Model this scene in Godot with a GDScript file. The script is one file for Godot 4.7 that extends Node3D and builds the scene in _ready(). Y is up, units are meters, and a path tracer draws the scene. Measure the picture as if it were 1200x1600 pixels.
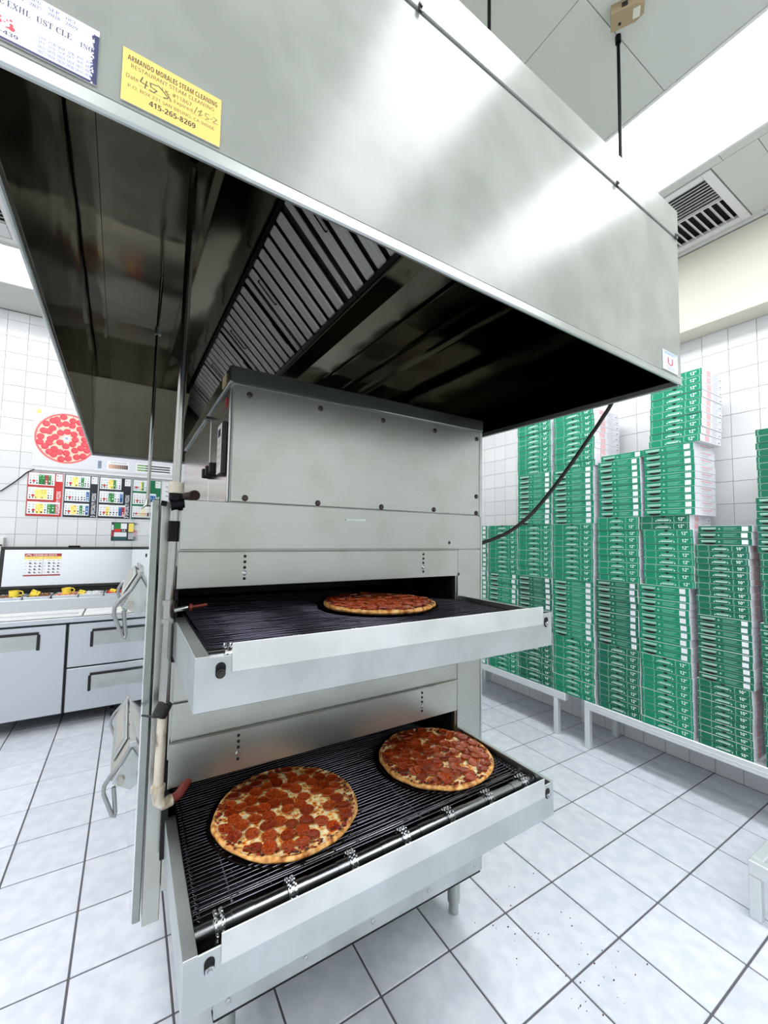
extends Node3D

const T := 0.305          # floor tile
const W := 0.1525         # wall tile
const CEIL := 3.61
const WALL_X := 1.735     # wall behind the box stacks
const WALL_Z := -3.70     # wall behind the prep table
var M := {}
var rng := RandomNumberGenerator.new()
var used := {}

# ------------------------------------------------------------------ naming
func numbered(n: String) -> String:
	if not used.has(n):
		used[n] = 0
		return n
	used[n] += 1
	return "%s_%03d" % [n, used[n]]

func tag(o: Node, label := "", category := "", group := "", kind := "") -> Node:
	if label != "": o.set_meta("label", label)
	if category != "": o.set_meta("category", category)
	if group != "": o.set_meta("group", group)
	if kind != "": o.set_meta("kind", kind)
	return o

func thing(called: String, label: String, category: String, at := Vector3.ZERO, group := "") -> Node3D:
	var o := Node3D.new()
	o.name = numbered(called)
	add_child(o, true)
	o.position = at
	tag(o, label, category, group)
	return o

func mi(called: String, mesh: Mesh, mat: Material, parent: Node, xf := Transform3D.IDENTITY) -> MeshInstance3D:
	var o := MeshInstance3D.new()
	o.name = numbered(called) if parent == self else called
	o.mesh = mesh
	if mat: o.material_override = mat
	o.transform = xf
	parent.add_child(o, true)
	return o

func ob(called: String, st: SurfaceTool, mat: Material, parent: Node, xf := Transform3D.IDENTITY) -> MeshInstance3D:
	return mi(called, st.commit(), mat, parent, xf)

# ------------------------------------------------------------------ mesh helpers
func mb() -> SurfaceTool:
	var st := SurfaceTool.new()
	st.begin(Mesh.PRIMITIVE_TRIANGLES)
	return st

func tri3(st: SurfaceTool, a: Vector3, b: Vector3, c: Vector3, na: Vector3, nb: Vector3, nc: Vector3) -> void:
	if (b - a).cross(c - a).dot(na + nb + nc) > 0.0:
		st.set_normal(na); st.add_vertex(a)
		st.set_normal(nc); st.add_vertex(c)
		st.set_normal(nb); st.add_vertex(b)
	else:
		st.set_normal(na); st.add_vertex(a)
		st.set_normal(nb); st.add_vertex(b)
		st.set_normal(nc); st.add_vertex(c)

func quad(st: SurfaceTool, a: Vector3, b: Vector3, c: Vector3, d: Vector3, n: Vector3) -> void:
	tri3(st, a, b, c, n, n, n)
	tri3(st, a, c, d, n, n, n)

# box with chamfered edges
func bx(st: SurfaceTool, c: Vector3, s: Vector3, b := 0.002, xf := Transform3D.IDENTITY) -> void:
	var h := s * 0.5
	b = minf(b, minf(h.x, minf(h.y, h.z)) * 0.9)
	for ax in 3:
		var u := (ax + 1) % 3
		var v := (ax + 2) % 3
		for sg in [-1.0, 1.0]:
			var n := Vector3.ZERO
			n[ax] = sg
			var p := []
			for q in [[-1, -1], [1, -1], [1, 1], [-1, 1]]:
				var w := Vector3.ZERO
				w[ax] = h[ax] * sg
				w[u] = (h[u] - b) * q[0]
				w[v] = (h[v] - b) * q[1]
				p.append(xf * (c + w))
			quad(st, p[0], p[1], p[2], p[3], (xf.basis * n).normalized())
	if b <= 0.0: return
	for ax in 3:                               # edges along ax
		var u := (ax + 1) % 3
		var v := (ax + 2) % 3
		for su in [-1.0, 1.0]:
			for sv in [-1.0, 1.0]:
				var p := []
				for q in [[-1, 0], [1, 0], [1, 1], [-1, 1]]:
					var w := Vector3.ZERO
					w[ax] = (h[ax] - b) * q[0]
					w[u] = (h[u] if q[1] == 0 else h[u] - b) * su
					w[v] = (h[v] - b if q[1] == 0 else h[v]) * sv
					p.append(xf * (c + w))
				var n := Vector3.ZERO
				n[u] = su
				n[v] = sv
				quad(st, p[0], p[1], p[2], p[3], (xf.basis * n).normalized())
	for sx in [-1.0, 1.0]:
		for sy in [-1.0, 1.0]:
			for sz in [-1.0, 1.0]:
				var k := Vector3(sx, sy, sz)
				var n := (xf.basis * k).normalized()
				tri3(st, xf * (c + Vector3(h.x, h.y - b, h.z - b) * k), xf * (c + Vector3(h.x - b, h.y, h.z - b) * k), xf * (c + Vector3(h.x - b, h.y - b, h.z) * k), n, n, n)

func bb(st: SurfaceTool, x0: float, x1: float, y0: float, y1: float, z0: float, z1: float, b := 0.002, xf := Transform3D.IDENTITY) -> void:
	bx(st, Vector3((x0 + x1) / 2, (y0 + y1) / 2, (z0 + z1) / 2), Vector3(absf(x1 - x0), absf(y1 - y0), absf(z1 - z0)), b, xf)

func frame_of(d: Vector3) -> Basis:
	d = d.normalized()
	var a := Vector3.UP if absf(d.y) < 0.9 else Vector3.RIGHT
	var x := a.cross(d).normalized()
	return Basis(x, d.cross(x).normalized(), d)

# tube along points, with round section
func tube(st: SurfaceTool, pts: Array, r: float, n := 8, caps := true, r_end := -1.0) -> void:
	var k := pts.size()
	var rings := []
	var x := Vector3.ZERO
	for i in k:
		var d: Vector3 = (pts[mini(i + 1, k - 1)] - pts[maxi(i - 1, 0)]).normalized()
		if i == 0: x = frame_of(d).x
		x = (x - d * d.dot(x)).normalized()
		var y := d.cross(x)
		var rr := r if r_end < 0.0 else lerpf(r, r_end, float(i) / (k - 1))
		var ring := []
		for j in n:
			var a := TAU * j / n
			var dir := x * cos(a) + y * sin(a)
			ring.append([pts[i] + dir * rr, dir])
		rings.append(ring)
	for i in k - 1:
		for j in n:
			var a = rings[i][j]
			var b = rings[i][(j + 1) % n]
			var c = rings[i + 1][(j + 1) % n]
			var d = rings[i + 1][j]
			tri3(st, a[0], b[0], c[0], a[1], b[1], c[1])
			tri3(st, a[0], c[0], d[0], a[1], c[1], d[1])
	if caps:
		for e in [0, k - 1]:
			var nn: Vector3 = (pts[0] - pts[1]).normalized() if e == 0 else (pts[k - 1] - pts[k - 2]).normalized()
			for j in n:
				tri3(st, pts[e], rings[e][j][0], rings[e][(j + 1) % n][0], nn, nn, nn)

func rod(st: SurfaceTool, a: Vector3, b: Vector3, r: float, n := 12) -> void:
	tube(st, [a, b], r, n)

# profile of (radius, height) turned round +y of xf ; flat-shaded along profile where sharp
func lathe(st: SurfaceTool, prof: Array, n := 24, xf := Transform3D.IDENTITY) -> void:
	for i in prof.size() - 1:
		var p: Vector2 = prof[i]
		var q: Vector2 = prof[i + 1]
		var t := (q - p).normalized()
		var nr := t.y
		var ny := -t.x
		for j in n:
			var a := TAU * j / n
			var b := TAU * (j + 1) / n
			var da := Vector3(cos(a), 0, sin(a))
			var db := Vector3(cos(b), 0, sin(b))
			var na := (xf.basis * (da * nr + Vector3.UP * ny)).normalized()
			var nb := (xf.basis * (db * nr + Vector3.UP * ny)).normalized()
			var A := xf * (da * p.x + Vector3.UP * p.y)
			var B := xf * (db * p.x + Vector3.UP * p.y)
			var C := xf * (db * q.x + Vector3.UP * q.y)
			var D := xf * (da * q.x + Vector3.UP * q.y)
			if p.x > 1e-6: tri3(st, A, B, C, na, nb, nb)
			if q.x > 1e-6: tri3(st, A, C, D, na, nb, na)

# polygon in the xy plane of xf, thickened from z0 to z1
func prism(st: SurfaceTool, poly: PackedVector2Array, z0: float, z1: float, xf := Transform3D.IDENTITY) -> void:
	var idx := Geometry2D.triangulate_polygon(poly)
	for z in [z0, z1]:
		var n := (xf.basis * Vector3(0, 0, 1 if z == z1 else -1)).normalized()
		for i in range(0, idx.size(), 3):
			tri3(st, xf * Vector3(poly[idx[i]].x, poly[idx[i]].y, z), xf * Vector3(poly[idx[i + 1]].x, poly[idx[i + 1]].y, z), xf * Vector3(poly[idx[i + 2]].x, poly[idx[i + 2]].y, z), n, n, n)
	var cw := Geometry2D.is_polygon_clockwise(poly)
	for i in poly.size():
		var a := poly[i]
		var b := poly[(i + 1) % poly.size()]
		var e := (b - a).normalized()
		var n2 := Vector2(e.y, -e.x) if not cw else Vector2(-e.y, e.x)
		var n := (xf.basis * Vector3(n2.x, n2.y, 0)).normalized()
		quad(st, xf * Vector3(a.x, a.y, z0), xf * Vector3(b.x, b.y, z0), xf * Vector3(b.x, b.y, z1), xf * Vector3(a.x, a.y, z1), n)

# one textured rectangle: a = top left, u = to the right, v = down
func printed(st: SurfaceTool, a: Vector3, u: Vector3, v: Vector3) -> void:
	var n := v.cross(u).normalized()
	var P := [a, a + u, a + u + v, a + v]
	var uv := [Vector2(0, 0), Vector2(1, 0), Vector2(1, 1), Vector2(0, 1)]
	for k in ([0, 1, 2, 0, 2, 3] if (P[1] - P[0]).cross(P[2] - P[0]).dot(n) < 0.0 else [0, 2, 1, 0, 3, 2]):
		st.set_normal(n); st.set_uv(uv[k]); st.add_vertex(P[k])

func xf_at(p: Vector3, b := Basis.IDENTITY) -> Transform3D:
	return Transform3D(b, p)

# ------------------------------------------------------------------ textures
func noise(freq: float, sd: int, oct := 4) -> FastNoiseLite:
	var n := FastNoiseLite.new()
	n.noise_type = FastNoiseLite.TYPE_SIMPLEX_SMOOTH
	n.frequency = freq
	n.seed = sd
	n.fractal_octaves = oct
	return n

func tex(im: Image) -> ImageTexture:
	return ImageTexture.create_from_image(im)

# seamless noise mapped through a gradient of colours
func ramp_tex(freq: float, sd: int, stops: Array, size := 256, oct := 4) -> ImageTexture:
	var n := noise(freq, sd, oct)
	var src := n.get_seamless_image(size, size)
	var g := Gradient.new()
	g.offsets = PackedFloat32Array(stops.map(func(s): return s[0]))
	g.colors = PackedColorArray(stops.map(func(s): return s[1]))
	var im := Image.create_empty(size, size, false, Image.FORMAT_RGB8)
	for y in size:
		for x in size:
			im.set_pixel(x, y, g.sample(src.get_pixel(x, y).r))
	return tex(im)

# fine lines along u: brushed metal
func brushed_tex(sd: int, lo: float, hi: float, size := 256) -> ImageTexture:
	var r := RandomNumberGenerator.new()
	r.seed = sd
	var im := Image.create_empty(size, size, false, Image.FORMAT_RGB8)
	for y in size:
		var base := r.randf()
		var x := 0
		while x < size:
			var run := r.randi_range(30, 140)
			var v := lerpf(lo, hi, clampf(base * 0.6 + r.randf() * 0.4, 0, 1))
			for k in run:
				if x + k < size: im.set_pixel(x + k, y, Color(v, v, v))
			x += run
	return tex(im)

var fonts := {}
func glyphs(text: String, bold: bool, face := "Droid Sans") -> Array:
	var tm := TextMesh.new()
	var key := face + str(bold)
	if not fonts.has(key):
		var f := SystemFont.new()
		f.font_names = PackedStringArray([face])
		f.font_weight = 700 if bold else 400
		fonts[key] = f
	tm.font = fonts[key]
	tm.text = text
	tm.font_size = 64
	tm.pixel_size = 1.0
	tm.depth = 0.0
	var a := tm.get_mesh_arrays()
	return [a[Mesh.ARRAY_VERTEX], tm.get_aabb()]

# writes text into an image: (x, y) top left of the box w wide and h high, turned by quarter turns
func write(im: Image, text: String, x: float, y: float, w: float, h: float, col: Color, bold := true, face := "Droid Sans", turn := 0) -> void:
	var g := glyphs(text, bold, face)
	var v: PackedVector3Array = g[0]
	if v.is_empty(): return
	var lo := Vector2(INF, INF)
	var hi := -lo
	for p in v:
		lo = lo.min(Vector2(p.x, p.y))
		hi = hi.max(Vector2(p.x, p.y))
	var ex := hi - lo
	var map := func(p: Vector3) -> Vector2:
		var s := Vector2((p.x - lo.x) / ex.x, 1.0 - (p.y - lo.y) / ex.y)
		if turn == 1: s = Vector2(s.y, 1.0 - s.x)
		return Vector2(x + s.x * w, y + s.y * h)
	for i in range(0, v.size(), 3):
		var a: Vector2 = map.call(v[i])
		var b: Vector2 = map.call(v[i + 1])
		var c: Vector2 = map.call(v[i + 2])
		fill_tri(im, a, b, c, col)

func fill_tri(im: Image, a: Vector2, b: Vector2, c: Vector2, col: Color) -> void:
	var x0 := clampi(int(floor(minf(a.x, minf(b.x, c.x)))), 0, im.get_width() - 1)
	var x1 := clampi(int(ceil(maxf(a.x, maxf(b.x, c.x)))), 0, im.get_width() - 1)
	var y0 := clampi(int(floor(minf(a.y, minf(b.y, c.y)))), 0, im.get_height() - 1)
	var y1 := clampi(int(ceil(maxf(a.y, maxf(b.y, c.y)))), 0, im.get_height() - 1)
	var ar := (b - a).cross(c - a)
	if absf(ar) < 1e-5: return
	for yy in range(y0, y1 + 1):
		for xx in range(x0, x1 + 1):
			var p := Vector2(xx + 0.5, yy + 0.5)
			var s := (b - a).cross(p - a) / ar
			var t := (p - a).cross(c - a) / ar
			if s >= -0.001 and t >= -0.001 and s + t <= 1.001:
				im.set_pixel(xx, yy, col)

func rect(im: Image, x: float, y: float, w: float, h: float, col: Color) -> void:
	im.fill_rect(Rect2i(int(x), int(y), int(w), int(h)), col)

func disc(im: Image, cx: float, cy: float, r: float, col: Color) -> void:
	for y in range(maxi(0, int(cy - r)), mini(im.get_height(), int(cy + r) + 1)):
		for x in range(maxi(0, int(cx - r)), mini(im.get_width(), int(cx + r) + 1)):
			if Vector2(x + 0.5 - cx, y + 0.5 - cy).length() < r: im.set_pixel(x, y, col)

func stroke(im: Image, a: Vector2, b: Vector2, r: float, col: Color) -> void:
	var n := int(a.distance_to(b)) + 1
	for i in n + 1: disc(im, lerpf(a.x, b.x, float(i) / n), lerpf(a.y, b.y, float(i) / n), r, col)

func canvas(w: int, h: int, c: Color) -> Image:
	var im := Image.create_empty(w, h, false, Image.FORMAT_RGB8)
	im.fill(c)
	return im

func shrink(im: Image) -> ImageTexture:
	im.resize(im.get_width() / 2, im.get_height() / 2, Image.INTERPOLATE_LANCZOS)
	return tex(im)

# ------------------------------------------------------------------ materials
func mat(called: String, col: Color, rough := 0.5, metal := 0.0) -> StandardMaterial3D:
	var m := StandardMaterial3D.new()
	m.resource_name = called
	m.albedo_color = col
	m.roughness = rough
	m.metallic = metal
	M[called] = m
	return m

func tri(m: StandardMaterial3D, scale: Vector3, world := true) -> StandardMaterial3D:
	m.uv1_triplanar = true
	m.uv1_world_triplanar = world
	m.uv1_scale = scale
	return m

func paper(called: String, t: Texture2D, rough := 0.45) -> StandardMaterial3D:
	var m := mat(called, Color.WHITE, rough)
	m.albedo_texture = t
	return m

func materials() -> void:
	var brush := brushed_tex(3, 0.92, 1.0, 512)
	var smudge := ramp_tex(0.012, 11, [[0.25, Color(0.93, 0.935, 0.93)], [0.5, Color(0.97, 0.975, 0.97)], [0.75, Color(1, 1, 1)]])
	var grime := ramp_tex(0.014, 5, [[0.1, Color(0.965, 0.955, 0.93)], [0.35, Color(0.985, 0.98, 0.97)], [0.6, Color(1, 1, 1)]])
	var gim := grime.get_image()
	for y in 256:
		var k := rng.randf_range(0.99, 1.0)
		for x in 256:
			var q := gim.get_pixel(x, y) * (k * (0.995 + 0.005 * sin(x * 0.11 + y)))
			gim.set_pixel(x, y, Color(q.r, q.g, q.b))
	var grained := tex(gim)
	for d in [["steel", Color(0.74, 0.76, 0.75), 0.38, smudge], ["steel_cap", Color(0.58, 0.60, 0.58), 0.24, smudge], ["steel_bright", Color(0.88, 0.89, 0.885), 0.5, smudge], ["steel_front", Color(0.69, 0.70, 0.675), 0.29, grained], ["steel_hood", Color(0.74, 0.77, 0.765), 0.55, smudge], ["steel_inner_shaded", Color(0.40, 0.385, 0.32), 0.11, grime], ["steel_tray", Color(0.765, 0.785, 0.785), 0.42, smudge]]:  # inner steel: dim golden reflections under the hood put into the colour
		var m := tri(mat(d[0], d[1], d[2], 1.0), Vector3(1.3, 1.3, 1.3))
		m.albedo_texture = d[3]
		if d[0] != "steel_front": m.roughness_texture = brush
		m.roughness_texture_channel = BaseMaterial3D.TEXTURE_CHANNEL_RED
	M.steel_hood.metallic = 0.02
	M.steel_hood.metallic_specular = 0.35
	M.steel_hood.roughness = 0.22
	M.steel_hood.roughness_texture = null
	M.steel_hood.albedo_color = Color(0.59, 0.605, 0.58)
	var wave := NoiseTexture2D.new()
	wave.noise = noise(0.006, 77, 2)
	wave.width = 256
	wave.height = 256
	wave.seamless = true
	wave.as_normal_map = true
	wave.bump_strength = 3.0
	M.steel_inner_shaded.normal_enabled = true
	M.steel_inner_shaded.normal_texture = wave
	M.steel_inner_shaded.normal_scale = 0.35
	for d in [["filter", Color(0.80, 0.80, 0.75), 0.45], ["steel_prep", Color(0.77, 0.79, 0.81), 0.45]]:
		var m := tri(mat(d[0], d[1], d[2], 0.85 if d[0] == "steel_prep" else 0.25), Vector3(2, 6, 6))
		if d[0] != "steel_prep": m.albedo_texture = grime
		m.roughness_texture = brush
	tri(M.filter, Vector3(3, 40, 40), false)
	M.filter.albedo_texture = brushed_tex(8, 0.55, 1.0, 128)
	mat("shaft", Color(0.55, 0.56, 0.57), 0.25, 1.0)
	mat("mirror_soft", Color(0.80, 0.80, 0.79), 0.22, 1.0)
	mat("mirror", Color(0.86, 0.87, 0.86), 0.06, 1.0)
	mat("chrome", Color(0.72, 0.73, 0.74), 0.2, 1.0)
	mat("pipe", Color(0.66, 0.66, 0.64), 0.17, 1.0)
	mat("rod_steel", Color(0.60, 0.61, 0.61), 0.3, 0.9)
	mat("post_grey", Color(0.55, 0.545, 0.51), 0.3, 0.9)
	var worn := ramp_tex(0.02, 15, [[0.2, Color(0.35, 0.27, 0.18)], [0.32, Color(0.66, 0.60, 0.50)], [0.5, Color(0.80, 0.77, 0.70)]], 128)
	mat("pipe_old", Color.WHITE, 0.4, 0.3).albedo_texture = worn
	tri(M.pipe_old, Vector3(8, 4, 8))
	mat("dark_steel", Color(0.10, 0.10, 0.11), 0.35, 0.9)
	mat("soot_and_shade", Color(0.025, 0.025, 0.03), 0.6, 0.3)  # tunnel soot, and the shade of gaps as plain dark colour
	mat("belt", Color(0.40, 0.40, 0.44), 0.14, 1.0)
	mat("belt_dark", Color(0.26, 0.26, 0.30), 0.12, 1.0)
	mat("black", Color(0.03, 0.03, 0.035), 0.5)
	mat("door_grey", Color(0.66, 0.65, 0.62), 0.45, 0.5)
	mat("rubber", Color(0.02, 0.02, 0.022), 0.45)
	mat("bolt", Color(0.28, 0.27, 0.26), 0.35, 1.0)
	mat("rust", Color(0.20, 0.12, 0.07), 0.8, 0.3)
	mat("grout", Color(0.36, 0.36, 0.38), 0.9)
	mat("wall_grout", Color(0.74, 0.75, 0.75), 0.9)
	mat("plaster", Color(0.82, 0.81, 0.75), 0.7)
	mat("ceiling_board", Color(0.78, 0.79, 0.755), 0.9)
	mat("plain_wall", Color(0.86, 0.87, 0.87), 0.6)
	var mottle := ramp_tex(0.02, 21, [[0.25, Color(0.94, 0.95, 0.96)], [0.5, Color(0.97, 0.975, 0.985)], [0.8, Color(1, 1, 1)]])
	for k in 3:
		var f := mat("floor_tile_%d" % k, [Color(0.835, 0.85, 0.88), Color(0.85, 0.865, 0.895), Color(0.82, 0.835, 0.865)][k], 0.34)
		f.albedo_texture = mottle
		tri(f, Vector3(2.1, 2.1, 2.1))
		f.uv1_offset = Vector3(k * 0.31, k * 0.17, k * 0.43)
	for k in 2:
		mat("wall_tile_%d" % k, [Color(0.87, 0.88, 0.88), Color(0.85, 0.86, 0.865)][k], 0.16)
	mat("diffuser", Color(1, 1, 1), 0.5)
	M.diffuser.emission_enabled = true
	M.diffuser.emission = Color(0.93, 0.97, 1.0)
	M.diffuser.emission_energy_multiplier = 3.0
	mat("white_metal", Color(0.85, 0.85, 0.84), 0.45)
	mat("alu", Color(0.86, 0.88, 0.885), 0.42, 0.5)
	mat("white_plastic", Color(0.9, 0.9, 0.9), 0.4)
	mat("beige_plastic", Color(0.62, 0.55, 0.42), 0.6)
	mat("yellow_plastic", Color(0.98, 0.87, 0.28), 0.35)
	mat("carton_white", Color(0.86, 0.86, 0.87), 0.75)
	mat("carton_dark", Color(0.07, 0.08, 0.07), 0.9)
	mat("carton_green", Color(0.0, 0.50, 0.34), 0.6)
	mat("cutting_board", Color(0.90, 0.90, 0.89), 0.5)
	mat("red_label", Color(0.55, 0.04, 0.05), 0.5)
	mat("hose_red", Color(0.40, 0.12, 0.07), 0.5)
	# food
	var crust := ramp_tex(0.03, 31, [[0.2, Color(0.45, 0.22, 0.07)], [0.42, Color(0.80, 0.52, 0.24)], [0.6, Color(0.90, 0.68, 0.38)], [0.85, Color(0.96, 0.82, 0.58)]])
	mat("crust", Color(1, 1, 1), 0.6).albedo_texture = crust
	tri(M.crust, Vector3(5, 5, 5), false)
	var cheese := ramp_tex(0.035, 41, [[0.14, Color(0.62, 0.18, 0.05)], [0.27, Color(0.86, 0.42, 0.10)], [0.39, Color(0.96, 0.68, 0.26)], [0.49, Color(0.97, 0.85, 0.56)], [0.72, Color(0.98, 0.94, 0.80)]], 256, 5)
	mat("cheese", Color(1, 1, 1), 0.38).albedo_texture = cheese
	tri(M.cheese, Vector3(6, 6, 6), false)
	var pep := ramp_tex(0.04, 51, [[0.2, Color(0.42, 0.11, 0.03)], [0.5, Color(0.63, 0.22, 0.06)], [0.8, Color(0.80, 0.42, 0.17)]])
	for k in 3:
		var p := mat("pepperoni_%d" % k, [Color(1.0, 0.95, 0.9), Color(0.85, 0.75, 0.7), Color(1.0, 1.0, 1.0)][k], 0.3)
		p.albedo_texture = pep
		tri(p, Vector3(14, 14, 14), false)
		p.clearcoat_enabled = true
		p.clearcoat = 0.5
		p.clearcoat_roughness = 0.25
	mat("burnt", Color(0.30, 0.11, 0.05), 0.55)
	mat("sauce", Color(0.55, 0.09, 0.03), 0.35)
	for d in [["filling_meat", [[0.3, Color(0.16, 0.07, 0.04)], [0.5, Color(0.42, 0.24, 0.14)], [0.7, Color(0.72, 0.52, 0.36)]]], ["filling_ham", [[0.3, Color(0.75, 0.42, 0.34)], [0.7, Color(0.93, 0.72, 0.62)]]], ["filling_red", [[0.3, Color(0.6, 0.05, 0.06)], [0.7, Color(0.85, 0.2, 0.18)]]]]:
		mat(d[0], Color.WHITE, 0.7).albedo_texture = ramp_tex(0.06, 61, d[1], 128)
		tri(M[d[0]], Vector3(9, 9, 9))

# ------------------------------------------------------------------ scene
func _ready() -> void:
	rng.seed = 7
	var cam := Camera3D.new()
	cam.name = "camera"
	cam.fov = 102.522
	cam.near = 0.02
	cam.transform = Transform3D(Basis(Vector3(0.85050793, 0.01550676, 0.52573358), Vector3(-0.04498898, 0.99804677, 0.04334328), Vector3(-0.52403459, -0.06051602, 0.84954432)), Vector3(-1.717486, 1.565983, 1.26946))
	add_child(cam)
	cam.current = true
	var we := WorldEnvironment.new()
	we.name = "world_environment"
	var env := Environment.new()
	env.background_mode = Environment.BG_COLOR
	env.background_color = Color(0.8, 0.85, 0.9)
	env.background_energy_multiplier = 0.3
	env.tonemap_mode = Environment.TONE_MAPPER_LINEAR
	env.tonemap_exposure = EXPOSURE
	env.sdfgi_enabled = true
	env.ssao_enabled = true
	env.ssil_enabled = true
	we.environment = env
	add_child(we)
	materials()
	ceiling_lights()
	shell()
	hood()
	oven()
	gas_line()
	power_cord()
	pizzas()
	benches_and_boxes()
	prep_table()
	wall_posters()
	ceiling_bits()
	floor_crumbs()

const EXPOSURE := 1.05
const LAMP := 1.5

func ceiling_lights() -> void:
	var w := 0.58
	var rows := [[0.26, -2.54, "right of the hood's far end, hidden from the camera"], [0.26, -1.32, "right of the hood's middle, hidden from the camera"], [0.26, -0.10, "running past the hood's corner, beside the dark air vent"], [0.26, 1.12, "in the row over the boxes, behind the camera"], [0.26, 2.34, "last in the row over the boxes, by the front wall"],
		[-0.94, 0.58, "before the hood's front panel"], [-0.94, 1.80, "second in the row before the hood's front panel"], [-2.74, -1.90, "first in the added fill row left of the hood"], [-2.74, -0.68, "second in the added fill row left of the hood"], [-2.74, 0.54, "third in the added fill row left of the hood"], [-2.74, 1.76, "last in the added fill row left of the hood"], [-4.2, -1.90, "first in the added fill row by the left wall"], [-4.2, -0.68, "second in the added fill row by the left wall"], [-4.2, 0.54, "third in the added fill row by the left wall"], [-4.2, 1.76, "last in the added fill row by the left wall"]]  # the two left rows are unseen lights added to fill the left side
	for r in rows:
		ceiling_light(r[0], r[1], w, 1.22, r[2])
	ceiling_light(-3.55, -3.17, 1.22, 0.61, "over the prep table, left of the hood")

func ceiling_light(x: float, z: float, w: float, d: float, place: String) -> void:
	var t := thing("ceiling_light", "white ceiling light panel " + place, "ceiling light", Vector3(x + w / 2, CEIL, z + d / 2), "recessed ceiling light panels")
	var st := mb()
	for s in [-1, 1]:
		bb(st, -w / 2, w / 2, -0.004, 0.03, s * (d / 2) - 0.008 * (s + 1), s * (d / 2) + 0.008 * (1 - s), 0.001)
		bb(st, s * (w / 2) - 0.008 * (s + 1), s * (w / 2) + 0.008 * (1 - s), -0.004, 0.03, -d / 2 + 0.016, d / 2 - 0.016, 0.001)
	ob("frame", st, M.white_metal, t)
	st = mb()
	bb(st, -w / 2 + 0.016, w / 2 - 0.016, 0.004, 0.012, -d / 2 + 0.016, d / 2 - 0.016, 0.0)
	ob("diffuser", st, M.diffuser, t)
	var l := AreaLight3D.new()
	l.name = "light"
	l.area_size = Vector2(w - 0.06, d - 0.06)
	l.light_energy = LAMP
	l.light_color = Color(1.0, 0.985, 0.985)
	l.area_range = 12.0
	l.area_attenuation = 2.0
	l.shadow_enabled = true
	l.position = Vector3(0, -0.006, 0)
	l.rotation_degrees = Vector3(-90, 0, 0)
	t.add_child(l)

func structure(called: String, at := Vector3.ZERO) -> Node3D:
	var o := Node3D.new()
	o.name = called
	add_child(o, true)
	o.position = at
	o.set_meta("kind", "structure")
	return o

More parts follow.
